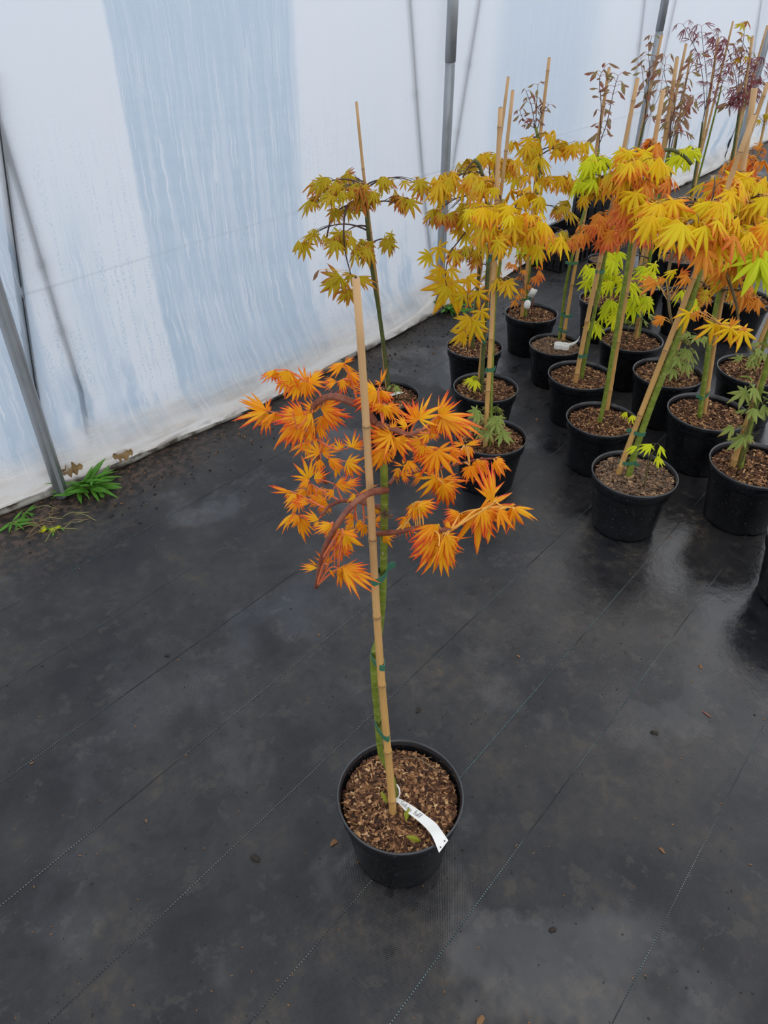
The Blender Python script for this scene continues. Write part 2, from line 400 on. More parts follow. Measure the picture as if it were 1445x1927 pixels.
# base rail
def rail_m():
    t = NT('muddy_base_rail'); v = t.noise(t.obj(), 14, 4)
    return t.shade(t.bsdf(t.mix(t.step(v, .4, .62), (.33, .32, .28), (.055, .045, .032)), .65, .3))
m = MB()
m.tube([W(a, rail_p(a) + .018 + .004 * noise.noise(Vector((a * 5, 0, 0))), .011) for a in [(-4 + i * .1) for i in range(200)]], .0115, 8)
rail = link('trim_1', m.mesh('trim_1', [rail_m()])); tag(rail, 'muddy pale pipe holding down the foot of the plastic wall', kind='structure')

# hoops
hl = {-1.35: None, .9: 'galvanised steel hoop post nearest the camera, rising beside the green weed clump', 3.15: 'galvanised steel hoop post behind the orange maples, second along the plastic wall',
      5.4: 'galvanised steel hoop post behind the brown-leaved saplings, third along the wall', 7.65: 'farthest visible galvanised hoop post at the right end of the wall'}
for h in (.9, 3.15, 5.4, 7.65):
    base = W(h, -2.272, 0); r = empty('steel_hoop', base)
    lo = MB(); hi = MB(); R = .0235
    jz = 1.17
    lo.tube([(0, 0, .0), (0, 0, .3), (0, 0, .6), (0, 0, .9), (0, 0, jz)], R * .96, 20)
    q = [Vector((0, 0, jz - .002)), Vector((0, 0, 1.4)), Vector((0, 0, 1.7))] + [N * ((z - 1.7) ** 2 * .35) + Vector((0, 0, z)) for z in (1.9, 2.1, 2.35, 2.6)]
    hi.tube(q, R * 1.06, 20)
    rib = MB()
    rib.box((0, 0, jz * .5), .010, .010, jz - .02); 
    link('lower_tube', lo.mesh('lower_tube', [M['galv']]), r); link('upper_tube', hi.mesh('upper_tube', [M['galv']]), r)
    o = link('clip_profile', rib.mesh('clip_profile', [M['galv']], False), r); o.location = N * .0235 + T * -.006; o.rotation_euler = (0, 0, -TA)
    tag(r, hl[h], 'post', 'tunnel hoop posts')
# bracing rods outside; the second is added in place of a blurred shadow
rods = [((0, 290), (62, 727), 'dark bracing rod outside the film, left edge, nearer the first hoop'), ((33, 353), (137, 698), 'dark rod outside the film standing in for a blurred shadow, right of the first hoop'),
        ((765, -20), (801, 440), 'thin bracing rod behind the film, left of the second hoop'), ((900, -20), (846, 330), 'thin bracing rod behind the film, right of the second hoop'),
        ((1212, -20), (1180, 240), 'thin bracing rod behind the film, left of the third hoop'), ((1272, -20), (1226, 190), 'thin bracing rod behind the film, right of the third hoop'),
        ((1434, -20), (1405, 160), 'thin bracing rod behind the film beside the farthest hoop')]
for (x0, y0), (x1, y1), lb in rods:
    off = -2.335
    a, b = on_wall(x0, y0, off), on_wall(x1, y1, off)
    e = b + (b - a) * .12; rp = []
    for k_ in range(16):
        q = a.lerp(e, k_ / 15.); al = q.dot(T); rp.append(wall_pt(al, q.z) - N * .0125)
    rp.insert(0, rp[0] + (rp[0] - rp[1]) * 4)
    gr = rp[-1].copy(); gr.z = .0; rp.append(rp[-1].lerp(gr, .5) - N * .03); rp.append(gr - N * .06)
    rp = [q - b for q in rp]
    m = MB(); m.tube(rp, .0135 if x0 == 0 else .0095, 8)
    for k_ in (6, 11):
        jn = rp[k_] - N * .004; d = (rp[k_ + 1] - rp[k_ - 1]).normalized(); m.tube([jn - d * .02, jn, jn + d * .02], [.011, .0155, .011], 8)
    o = link('bracing_rod_or_shadow', m.mesh('bracing_rod_or_shadow', [M['rod']])); o.location = b; tag(o, lb, 'rod', 'bracing rods outside the film')

# ---------------------------------------------------------------- leaves
def leaf_mesh(name, mat, n, spread, wid, droop, tent, seed, outer=.5, curl=.0, simple_leaf=False):
    R_ = random.Random(seed); mb = MB()
    prof = [(0., .22), (.2, .62), (.45, 1.), (.66, .82), (.85, .40), (1., 0.)]
    for i in range(n):
        u = 0 if n == 1 else (2 * i / (n - 1) - 1)
        a = math.radians(spread) * u + R_.uniform(-.06, .06)
        l = lerp(1., outer, abs(u) ** 1.4) * R_.uniform(.92, 1.05)
        dx, dy = math.cos(a), math.sin(a); bend = R_.uniform(-.16, .16); dr = droop * R_.uniform(.6, 1.4)
        vs_, cs = [], []
        for t_, pw in prof:
            hw = wid * l * pw * R_.uniform(.92, 1.08); r = t_ * l
            cx = dx * r - dy * bend * t_ * t_ * l; cy = dy * r + dx * bend * t_ * t_ * l
            cz = -dr * r * r - tent * abs(math.sin(a)) * r + curl * math.sin(t_ * 5 + seed + i) * .04
            for e in (-1, 0, 1):
                if t_ == 1. and e: continue
                vs_.append((cx - dy * hw * e, cy + dx * hw * e, cz - (abs(e) * hw * .75)))
                cs.append((t_, abs(e), i / n))
        fs = []
        for k in range(4):
            for e in (0, 1): fs.append((3 * k + e, 3 * k + 3 + e, 3 * k + 4 + e, 3 * k + 1 + e))
        fs += [(12, 15, 13), (13, 15, 14)]
        mb.add(vs_, fs, cs)
    return mb.mesh(name, [M[mat]], False)
LEAF = {}
def leafset(key, mat, types):
    LEAF[key] = {}
    for tname, args in types.items():
        LEAF[key][tname] = [leaf_mesh('maple_leaf', mat, *args[:5], seed=hash_(key + tname) + 17 * k, outer=args[5] if len(args) > 5 else .5) for k in range(3)]
def hash_(s): return sum((i + 1) * ord(c) for i, c in enumerate(s)) % 997
maple = {'o': (7, 84, .080, .34, .20, .6), 'h': (7, 40, .066, .42, .45, .66), 'c': (5, 19, .060, .45, .55, .72)}
broad = {'o': (7, 112, .108, .30, .25, .5), 'h': (7, 74, .100, .35, .40, .62), 'c': (5, 40, .095, .40, .50, .7)}
leafset('main', 'leaf_orange', maple)
for k in ('yellow', 'gold', 'coral', 'olive', 'lime'): leafset(k, 'leaf_' + k, broad)
leafset('green', 'leaf_green', {'o': (7, 108, .135, .25, .2, .45), 'h': (5, 70, .145, .35, .3, .55), 'c': (5, 42, .13, .4, .4, .6)})
leafset('purple', 'leaf_purple', {'o': (7, 80, .055, .5, .3, .6), 'h': (5, 45, .06, .6, .4, .7), 'c': (3, 22, .07, .6, .4, .7)})
leafset('brown', 'leaf_brown', {'o': (3, 36, .17, .5, .3, .7), 'h': (1, 0, .24, .45, .3), 'c': (1, 0, .19, .6, .3)})

def basis(x, z, o):
    x = x.normalized(); z = (z - x * z.dot(x))
    z = z.normalized() if z.length > 1e-4 else Vector((0, -1, 0))
    y = z.cross(x); mt = Matrix((x, y, z)).transposed().to_4x4(); mt.translation = o; return mt
def put_leaf(parent, me, base, tip, nrm, size=None):
    d = tip - base; L = size or d.length
    return link('leaf', me, parent, basis(d, nrm, base) @ Matrix.Scale(L, 4))

# ---------------------------------------------------------------- pots, mulch, canes
M['pot_rim'] = simple('pot_rim_plastic', (.020, .022, .026), .22, .7)  # highlight of the rim put into a paler, glossier grey than the body
def make_pot_meshes():
    seg = 56
    prof = [(.0, .006), (.088, .006), (.0905, .0), (.0955, .0), (.097, .010), (.0985, .013), (.1175, .158), (.1185, .160), (.1235, .1615), (.1255, .190)]
    m = MB(); m.lathe(prof, seg)
    for k in range(seg):                                     # notches of the drainage foot
        if k % 14 in (0, 1):
            for ri in (2, 3): x, y, z = m.v[ri * seg + k]; m.v[ri * seg + k] = (x, y, .0085)
    inner = [(.1225, .190), (.1215, .180), (.1165, .158), (.094, .012), (.0, .011)]
    m.lathe(inner, seg)
    body = m.mesh('pot_body', [M['pot']])
    r = MB(); r.lathe([(.1255, .1895), (.1262, .194), (.1292, .1955), (.1303, .1985), (.1296, .2015), (.1275, .2025), (.1258, .2018), (.1247, .1985), (.1236, .196), (.1225, .1895)], seg)
    return body, r.mesh('pot_rim', [M['pot_rim']])
POT_BODY, POT_RIM = make_pot_meshes()
def mulch_meshes(n, seed, big=1., mat='chip', rr=.119, zz=.178):
    R_ = random.Random(seed); m = MB()
    vs_ = [(0, 0, zz + .003)]; fs = []; rings, seg = 7, 36
    for i in range(1, rings + 1):
        for k in range(seg):
            a = 2 * math.pi * k / seg; r = rr * i / rings
            vs_.append((r * math.cos(a), r * math.sin(a), zz + .005 * noise.noise(Vector((r * 40 * math.cos(a), r * 40 * math.sin(a), seed))) - (.004 if i == rings else 0)))
    for k in range(seg): fs.append((0, 1 + k, 1 + (k + 1) % seg))
    for i in range(rings - 1):
        for k in range(seg):
            a, b = 1 + i * seg + k, 1 + i * seg + (k + 1) % seg; fs.append((a, a + seg, b + seg, b))
    m.add(vs_, fs); soil = m.mesh('soil', [M['soil']])
    c = MB()
    for i in range(n):
        r = rr * .985 * math.sqrt(R_.random()); a = R_.uniform(0, 2 * math.pi); kind = R_.random()
        if kind < .60: L, wd, h = R_.uniform(.005, .015), R_.uniform(.0012, .0030), R_.uniform(.001, .002)
        elif kind < .9: L, wd, h = R_.uniform(.005, .011), R_.uniform(.004, .007), R_.uniform(.0015, .003)
        else: L, wd, h = R_.uniform(.012, .024), R_.uniform(.002, .004), R_.uniform(.0012, .002)
        L *= big; wd *= big; h *= big
        r = min(r, rr - L * .35)
        x, y = r * math.cos(a), r * math.sin(a)
        z = zz + .005 * noise.noise(Vector((x * 40, y * 40, seed))) + R_.uniform(.0005, .0055)
        rot = Matrix.Rotation(R_.uniform(0, 6.28), 3, 'Z') @ Matrix.Rotation(R_.gauss(0, .28), 3, 'Y') @ Matrix.Rotation(R_.gauss(0, .3), 3, 'X')
        o = len(c.v); tv = min(1., max(0., R_.betavariate(1.15, 1.5)))
        c.box((x, y, z), L, wd, h, rot, (tv, R_.random(), 0))
        for q in range(4, 8):                                # ragged taper at one end
            p = Vector(c.v[o + q]); ctr = Vector((x, y, z)); c.v[o + q] = tuple(ctr + (p - ctr) * R_.uniform(.6, 1.))
    return soil, c.mesh('bark_chips', [M[mat]], False)
MULCH_MAIN = mulch_meshes(3600, 3, 1.22, zz=.1745, rr=.1175)
MULCH = [mulch_meshes(1500, 11, 1.35, rr=.118), mulch_meshes(1500, 23, 1.35), mulch_meshes(1500, 37, 1.3, 'chip_grey', zz=.181)]

def cane(root, base, top, r0, r1, org, rng, bury=.06):
    d = (top - base); L = d.length; u = d.normalized()
    # slight wander and swollen joints
    side = u.cross(Vector((0, 1, 0))).normalized(); side2 = u.cross(side)
    pts, rad, cz = [], [], []
    nodes = []; x = rng.uniform(.02, .1)
    while x < L - .03: nodes.append(x); x += rng.uniform(.15, .24)
    st = [(-bury, 0)] + [(L * i / 14, 0) for i in range(15)]
    for q in nodes: st += [(q - .006, .0), (q - .0035, .12), (q - .001, .20), (q + .0012, .03), (q + .0032, .14), (q + .0065, 0.)]
    st.sort(); wa = rng.uniform(0, 6); wamp = .0022
    m = MB(); zs_ = []
    for x, b in st:
        k = min(1, max(0, x / L)); off = side * math.sin(k * 7 + wa) * wamp + side2 * math.sin(k * 5 + wa * 2) * wamp
        pts.append(base + u * x + off - org); rad.append(lerp(r0, r1, k) * (1 + b)); zs_.append(1. if b == .03 else (.35 if b == .20 else 0.))
    m.tube(pts, rad, 14, 0, True)
    for i, zv in enumerate(zs_):
        for k in range(14): c = m.c[i * 14 + k]; m.c[i * 14 + k] = (c[0], max(0, st[i][0]) / max(L, .01), zv)
    m.m[-1] = 1
    o = link('bamboo_cane', m.mesh('bamboo_cane', [M['bamboo'], M['bamboo_end']]), root)
    # dark plug on the cut end; its colour gives the shade of the hollow
    e = MB(); tp = pts[-1]; rr = rad[-1]
    e.tube([tp + u * .0003, tp + u * .0012], [rr * .42, rr * .38], 12)
    link('hollow_end', e.mesh('hollow_end', [M['clod']]), o)
    return lambda t_: base + u * (L * t_) - org
def smooth_path(pts, n):
    """Catmull-Rom through pts"""
    P_ = [pts[0] * 2 - pts[1]] + list(pts) + [pts[-1] * 2 - pts[-2]]
    out = []; k = len(pts) - 1
    for i in range(n + 1):
        t_ = i / n * k; j = min(int(t_), k - 1); f = t_ - j
        a, b, c, d = P_[j], P_[j + 1], P_[j + 2], P_[j + 3]
        out.append(.5 * ((2 * b) + (c - a) * f + (2 * a - 5 * b + 4 * c - d) * f * f + (3 * b - a - 3 * c + d) * f ** 3))
    return out
def tie(root, pa, ra, pb, rb, flap=1, rng=random):
    """band of green tape round the cane (pa) and the stem (pb)"""
    u = (pb - pa); ctr = (pa + pb) * .5; dist = u.length
    ux = Vector((u.x, u.y, 0)); ux = ux.normalized() if ux.length > 1e-5 else Vector((1, 0, 0)); uy = Vector((-ux.y, ux.x, 0))
    A = dist * .5 + max(ra, rb) * 1.12 + .0008; B = max(ra, rb) * 1.15 + .0005; h = .012; seg = 22
    m = MB(); vs_ = []
    tilt = rng.uniform(-.25, .25)
    for (s_, dz) in ((1., -h / 2), (1., h / 2), (.90, h / 2), (.90, -h / 2)):
        for k in range(seg):
            a = 2 * math.pi * k / seg
            vs_.append(ctr + ux * (A * s_ * math.cos(a)) + uy * (B * s_ * math.sin(a)) + Vector((0, 0, dz + tilt * A * math.cos(a))))
    fs = []
    for q in range(4):
        for k in range(seg):
            fs.append((q * seg + k, q * seg + (k + 1) % seg, ((q + 1) % 4) * seg + (k + 1) % seg, ((q + 1) % 4) * seg + k))
    m.add(vs_, fs)
    e0 = ctr + ux * flap * A * .95 - uy * B * .3; dirv = (ux * flap * .8 - uy * .55 + Vector((0, 0, .35))).normalized()
    q = [e0 + Vector((0, 0, -h / 2)), e0 + Vector((0, 0, h / 2)), e0 + dirv * .008 + Vector((0, 0, h / 2 + .001)), e0 + dirv * .008 + Vector((0, 0, -h / 2)), e0 + dirv * .014 + Vector((0, 0, h / 2 - .003)), e0 + dirv * .015 + Vector((0, 0, -h / 2 - .001))]
    nn = dirv.cross(Vector((0, 0, 1))).normalized() * .0006
    m.add([p + nn for p in q] + [p - nn for p in q], [(0, 3, 2, 1), (3, 5, 4, 2), (6, 7, 8, 9), (9, 8, 10, 11), (0, 1, 7, 6), (1, 2, 8, 7), (2, 4, 10, 8), (4, 5, 11, 10), (5, 3, 9, 11), (3, 0, 6, 9)])
    return link('tie', m.mesh('tie', [M['tie']], False), root)

def potted(name, label, rim, mulch, rot=0.):
    """rim = (x, y, width) of the pot mouth in the photograph -> world place and size"""
    x, y, wpx = rim; R_ = .13
    for _ in range(6):
        c = fl(x, y, R_ / .13 * .2); R_ = wpx / 2 / F * depth(c)
    s = R_ / .13
    root = empty(name, (c.x, c.y, 0)); tag(root, label, 'potted tree')
    mt = Matrix.Rotation(rot, 4, 'Z') @ Matrix.Scale(s, 4)
    pot = link('pot', POT_BODY, root, mt); link('rim', POT_RIM, pot)
    link('soil', mulch[0], root, mt); ch = link('bark_chips', mulch[1], root, mt); ch['kind'] = 'stuff'
    return root, Vector((c.x, c.y, 0)), s

def nearest(pts, p):
    return min(pts, key=lambda q: (q - p).length)
def curve3(a, b, c, n):
    return [a * (1 - t) ** 2 + b * 2 * t * (1 - t) + c * t * t for t in [i / n for i in range(n + 1)]]

# ---------------------------------------------------------------- the orange-red maple in front
rng = random.Random(5)
root, org, s = potted('potted_maple', 'orange-red weeping maple in the foreground pot, alone on the open floor', (753, 1493, 240), MULCH_MAIN)
Y0 = .838
def c5(x, y, dep): return aty(440 + x / 2.449, 640 + y / 2.449, Y0 + dep) - org
sb = fl(737, 1527, .183); st = aty(667, 522, .815)
CN = cane(root, sb, st, .0076, .0044, org, random.Random(4))
tp_px = [(744, 1503, .012), (739, 1470, .012), (727, 1440, .012), (716, 1415, .010), (710, 1350, .008), (705, 1293, .006), (703, 1236, .010), (712, 1200, .014), (718, 1150, .006), (720, 1117, .0), (722, 1048, .0), (723, 967, .0), (723, 905, .0), (721, 870, .0), (712, 830, .002), (701, 795, .004)]
tpts = [aty(x, y, Y0 + d) - org for x, y, d in tp_px]
tpts[0].z = .165
tpath = smooth_path(tpts, 70)
m = MB(); m.tube(tpath, [lerp(.0062, .0052, i / 70) * (1 + .05 * noise.noise(Vector((i * .5, 0, 0)))) for i in range(71)], 12)
trunk = link('trunk', m.mesh('trunk', [M['trunk']]), root)
k = MB()
kp = c5(695, 800, -.006)
for i in range(26):                                           # pruned knot on the trunk
    d = Vector((rng.gauss(0, 1), rng.gauss(-.4, 1), rng.gauss(0, .8))).normalized()
    k.tube([kp, kp + d * .006, kp + d * rng.uniform(.008, .013)], [.002, .0012, .0004], 5)
link('knot', k.mesh('knot', [M['branch_grey']]), trunk)
BR = [
 # path, dep, twigs, leaves (base x,y, tip x,y, type)
 dict(path=[(650, 385), (605, 318), (540, 285), (470, 262), (410, 270), (365, 312), (355, 360), (370, 430), (385, 520), (400, 600), (425, 660)],
      dep=[.0, .0, .0, .005, .01, .015, .02, .03, .035, .035, .035], r=(.0055, .0028),
      twigs=[[(380, 290), (395, 245), (330, 190), (250, 140), (190, 138)], [(360, 335), (300, 345), (240, 345), (150, 326)], [(390, 530), (440, 542), (520, 560)], [(575, 298), (545, 200), (510, 102)], [(385, 520), (470, 505), (545, 492)], [(420, 268), (420, 320), (425, 345)], [(358, 365), (320, 380), (290, 410)], [(372, 440), (350, 465), (335, 470)]],
      leaves='190,138,122,168,c 185,140,165,200,c 250,140,185,248,h 250,140,272,168,c 300,185,225,278,h 330,190,318,292,h 345,192,426,180,o 330,185,310,132,o 350,200,346,292,c 510,105,412,150,c 510,105,540,75,c 530,150,588,205,h 500,180,478,258,h 525,180,547,258,h 470,195,410,212,c 150,328,12,350,c 155,332,62,408,h 190,335,108,405,c 150,325,155,288,c 270,330,222,308,c 320,345,212,335,c 330,350,163,437,h 310,380,240,492,h 400,310,532,352,h 425,330,517,392,c 420,350,442,442,h 370,380,308,432,h 390,390,402,472,h 290,410,258,502,h 340,470,252,502,c 395,520,343,468,o 405,520,452,478,o 400,550,383,624,h 440,545,492,592,h 490,500,470,462,o 545,495,556,436,o 545,495,588,468,h 520,560,592,588,o 530,570,587,638,h 470,580,482,642,c 360,340,290,400,h 380,330,330,290,h 350,420,330,480,h 440,350,500,330,c'),
 dict(path=[(694, 775), (640, 762), (580, 746), (500, 740), (440, 765), (418, 790), (400, 805)], dep=[.0, .01, .02, .02, .01, .0, .0], r=(.0040, .0020),
      twigs=[[(480, 742), (420, 700), (350, 660)], [(420, 785), (380, 830), (320, 815), (270, 802)], [(352, 662), (290, 708), (255, 700)], [(560, 745), (560, 800), (560, 835)], [(500, 740), (480, 690), (470, 668)], [(620, 755), (590, 715), (575, 708)], [(590, 748), (600, 820), (600, 848)]],
      leaves='345,640,340,572,o 345,650,283,672,h 355,665,346,728,h 330,690,273,727,h 260,700,190,688,c 285,710,223,768,h 300,740,243,787,h 340,755,288,735,h 470,665,562,660,h 460,690,418,722,h 425,740,373,803,h 410,750,405,818,h 270,802,193,862,c 300,810,243,852,h 310,820,290,940,h 330,820,336,878,c 390,830,328,800,h 580,705,642,680,c 560,715,518,747,h 550,830,498,872,h 570,840,581,892,h 600,850,606,918,h 640,780,662,832,c 520,660,572,638,h 370,640,400,590,h 365,700,420,690,h 640,840,690,800,c 380,720,330,760,h 540,800,500,820,h'),
 dict(path=[(703, 692), (640, 700), (580, 730), (520, 790), (470, 860), (430, 930), (400, 1020), (380, 1140)], dep=[-.004, -.045, -.065, -.075, -.08, -.08, -.078, -.07], r=(.0050, .0030),
      twigs=[[(470, 860), (490, 878), (505, 890)], [(420, 955), (455, 945), (485, 944)], [(393, 1045), (440, 1052), (490, 1050)], [(395, 1040), (410, 1040), (430, 1034)], [(470, 860), (455, 852), (440, 850)]],
      leaves='475,865,388,924,h 455,850,376,862,h 510,890,610,972,h 505,895,540,968,h 500,885,567,890,c 480,945,450,1028,h 487,945,492,1048,h 490,945,538,988,c 385,1050,320,1045,c 430,1035,398,1006,c 490,1050,580,1140,h 500,1047,634,1110,h 480,1052,512,1124,c 440,1060,477,1087,c'),
 dict(path=[(655, 388), (700, 400), (760, 420), (800, 435), (850, 422), (900, 400)], dep=[0, -.01, -.02, -.02, -.01, .0], r=(.0050, .0022),
      twigs=[[(690, 398), (672, 300), (665, 240), (676, 202)], [(800, 432), (830, 390), (850, 366)], [(870, 415), (905, 378), (950, 346)], [(760, 420), (735, 440), (690, 502)], [(850, 425), (872, 480), (935, 508), (1000, 508)], [(672, 302), (690, 300), (700, 303)], [(850, 422), (880, 430), (900, 430)]],
      leaves='678,200,680,150,c 660,240,558,287,h 655,245,598,338,h 680,235,754,290,c 690,300,721,378,h 705,305,788,332,h 690,300,633,306,h 845,368,786,287,o 850,362,914,298,o 850,365,798,352,h 950,345,1127,382,c 960,350,1097,428,h 965,360,993,443,h 945,348,1087,334,c 905,380,967,432,h 895,430,836,430,o 900,432,879,493,h 905,430,957,441,h 725,440,604,468,o 725,450,622,502,h 742,450,717,568,o 752,460,797,548,o 695,500,633,615,h 685,510,713,608,h 730,430,743,375,c 865,470,788,450,h 870,480,826,548,h 880,490,870,588,o 910,510,879,628,h 935,510,1014,615,o 940,505,987,608,h 930,515,930,648,o 1000,510,1052,573,h 800,400,770,350,h 780,440,760,520,h'),
 dict(path=[(714, 665), (740, 637), (780, 615), (870, 600), (950, 590), (1020, 575), (1130, 550), (1212, 546)], dep=[.0, .01, .02, .03, .03, .03, .02, .01], r=(.0030, .0013),
      twigs=[[(1000, 580), (1040, 520), (1062, 484)], [(900, 598), (940, 638), (972, 667)], [(780, 615), (790, 580), (800, 562)], [(755, 628), (762, 605), (762, 592)], [(1060, 568), (1080, 572), (1087, 580)]],
      leaves='1060,482,1006,470,c 1070,482,1124,468,c 1080,490,1124,532,c 1070,492,1091,558,h 1085,580,1049,643,h 1088,580,1134,658,h 1120,552,1153,658,h 1130,552,1194,645,h 1200,555,1233,628,h 1212,547,1294,602,h 760,590,713,647,c 780,580,736,567,c 770,612,814,654,c 800,560,833,638,h 862,610,862,688,c 935,632,887,728,o 945,640,930,735,h 962,652,1074,714,c 972,668,1054,778,h 965,662,1001,773,h'),
 dict(path=[(660, 892), (740, 886), (850, 865), (920, 870), (1000, 877)], dep=[-.01, -.03, -.05, -.06, -.065], r=(.0042, .0028),
      twigs=[[(835, 868), (822, 800), (830, 752), (866, 746)], [(1000, 872), (1060, 830), (1115, 783), (1200, 770), (1290, 772)], [(930, 872), (945, 900), (945, 950)], [(1185, 772), (1192, 756), (1196, 745)], [(790, 876), (790, 840), (796, 822)], [(1020, 858), (1030, 820), (1040, 802)]],
      leaves='822,752,814,805,c 832,752,863,845,h 862,747,944,768,c 850,760,907,848,h 795,820,736,908,h 798,820,813,885,c 690,892,739,964,c 930,850,826,917,h 942,847,898,907,c 1040,802,973,852,h 1050,802,1063,875,h 1030,802,998,783,c 1110,782,1069,868,h 1122,782,1136,958,h 1135,780,1250,934,o 1145,778,1197,918,h 1197,745,1208,634,c 1192,745,1186,660,c 1222,780,1294,874,h 1282,772,1406,785,c 1285,780,1359,865,h 932,900,826,1004,h 942,910,866,1074,h 942,950,920,1095,o 952,955,1004,1085,h 972,900,1064,1045,h 982,900,1013,1018,h 962,900,883,964,h 1000,870,978,838,c'),
]
for bi, b in enumerate(BR):
    pts = [c5(x, y, d) for (x, y), d in zip(b['path'], b['dep'])]
    path = smooth_path(pts, 40); m = MB(); r0, r1 = b['r']
    m.tube(path, [lerp(r0, r1, i / 40) * (1 + .07 * noise.noise(Vector((i * .7, bi, 0)))) for i in range(41)], 10)
    skel = list(path)
    for tw in b['twigs']:
        a0 = c5(*tw[0], 0); near = min(path, key=lambda q: (Vector((q.x, q.z)) - Vector((a0.x, a0.z))).length)
        d0 = near.y + org.y - Y0; grow = rng.uniform(-.045, .035)
        tp = [near] + [c5(x, y, d0 + grow * (i + 1) / (len(tw) - 1)) for i, (x, y) in enumerate(tw[1:])]
        sp = smooth_path(tp, 14); skel += sp
        m.tube(sp, [lerp(.0016, .0008, i / 14) for i in range(15)], 6, 1)
    lv = [q.split(',') for q in b['leaves'].split()]
    lobj = []
    for bx, by, tx, ty, ty_ in lv:
        bx, by, tx, ty = map(float, (bx, by, tx, ty))
        a0 = c5(bx, by, 0)
        cand = min(skel, key=lambda q: (Vector((q.x, q.z)) - Vector((a0.x, a0.z))).length)
        d0 = cand.y + org.y - Y0 + rng.uniform(-.012, .008)
        base = c5(bx, by, d0); flat = (Vector((tx - bx, ty - by)).length) / 2.449 * .62 / F
        tip = c5(tx, ty, d0 + rng.uniform(-.7, .35) * flat)
        if (base - cand).length > .002:
            mid = (base + cand) * .5 + Vector((0, 0, .15 * (base - cand).length))
            m.tube(curve3(cand, mid, base, 6), [.0009] * 6 + [.0006], 5, 1)
        nrm = Vector((rng.uniform(-.45, .45), -.75, .85 + rng.uniform(-.3, .4)))
        lobj.append((rng.choice(LEAF['main'][ty_]), base, tip, nrm, (tip - base).length * rng.uniform(1.08, 1.28)))
        if rng.random() < .85:
            ang = rng.choice((-1, 1)) * rng.uniform(.5, 1.2); dx, dy = tx - bx, ty - by; k_ = rng.uniform(.6, .95)
            ex, ey = bx + k_ * (dx * math.cos(ang) - dy * math.sin(ang)), by + k_ * (dx * math.sin(ang) + dy * math.cos(ang)) + 8
            b2 = base + Vector((0, rng.uniform(.0, .008), -.002)); t2 = c5(ex, ey, d0 + rng.uniform(-.6, .6) * flat)
            lobj.append((rng.choice(LEAF['main'][rng.choice('hhc')]), b2, t2, nrm + Vector((rng.uniform(-.3, .3), 0, 0)), (t2 - b2).length))
    bo = link('branch', m.mesh('branch', [M['branch_red'], M['petiole_yellow'] if bi in (4, 5) else M['petiole_red']]), root)
    for l in lobj: put_leaf(bo, *l)
def cane_at(z): 
    b, t_ = sb - org, st - org; k = (z - b.z) / (t_.z - b.z); return b.lerp(t_, k)
for py in (1072, 1238, 1364):
    z = aty(715, py, Y0).z
    ca = cane_at(z); tr = min(tpath, key=lambda q: abs(q.z - z))
    tie(root, ca, .0068, tr, .006, 1, rng)
# small shoots at the foot
bo = None
def basal(root, org, px, Y, n, size, key='green', spread=14, seed=1, mat='twig_green', foot=None, types='ohh'):
    R_ = random.Random(seed); m = MB(); ls = []
    for x, y in px:
        c = aty(x, y, Y) - org
        f = (foot if foot is not None else Vector((c.x * .3, c.y * .3, .17)))
        f = Vector((f.x, f.y, min(f.z, c.z - .01)))
        path = curve3(f, Vector((lerp(f.x, c.x, .35), lerp(f.y, c.y, .35), c.z + .01)), c, 8)
        m.tube(path, [lerp(.0016, .0008, i / 8) for i in range(9)], 5)
        for k in range(n):
            an = R_.uniform(0, 6.28); q = path[R_.randint(4, 8)]
            out = Vector((math.cos(an), math.sin(an), R_.uniform(-.2, .3)))
            b0 = q + out * size * R_.uniform(.3, .7); m.tube([q, (q + b0) * .5 + Vector((0, 0, .004)), b0], .0006, 4)
            sz = size * R_.uniform(.8, 1.2); d = out + Vector((0, 0, R_.uniform(-1., -.2)))
            ls.append((R_.choice(LEAF[key][R_.choice(types)]), b0, b0 + d.normalized() * sz, Vector((out.x * .6, out.y * .6 - .4, 1.)), sz))
    o = link('basal_shoot', m.mesh('basal_shoot', [M[mat]]), root)
    for l in ls: put_leaf(o, *l)
    return o
M['leaf_bud'] = leaf_mat('leaf_bud', (.5, .5, .05), (.34, .36, .03), (.3, .3, .03), .8, 1.5, .2)
bud = leaf_mesh('small_leaf', 'leaf_bud', 1, 0, .2, .3, .2, 3)
m = MB(); q0 = fl(727, 1515, .183) - org; m.tube([q0 - Vector((0, 0, .01)), q0 + Vector((-.003, -.004, .02))], .0012, 5)
o = link('basal_shoot', m.mesh('basal_shoot', [M['twig_green']]), root)
for (x0, y0, x1, y1, z0, z1) in ((729, 1510, 719, 1492, .185, .205), (728, 1512, 721, 1500, .19, .20), (764, 1545, 769, 1524, .19, .212), (765, 1542, 762, 1530, .19, .205), (765, 1574, 794, 1580, .194, .192)):
    a, b = fl(x0, y0, z0) - org, fl(x1, y1, z1) - org; put_leaf(o, bud, a, b, Vector((.2, -.5, 1)))
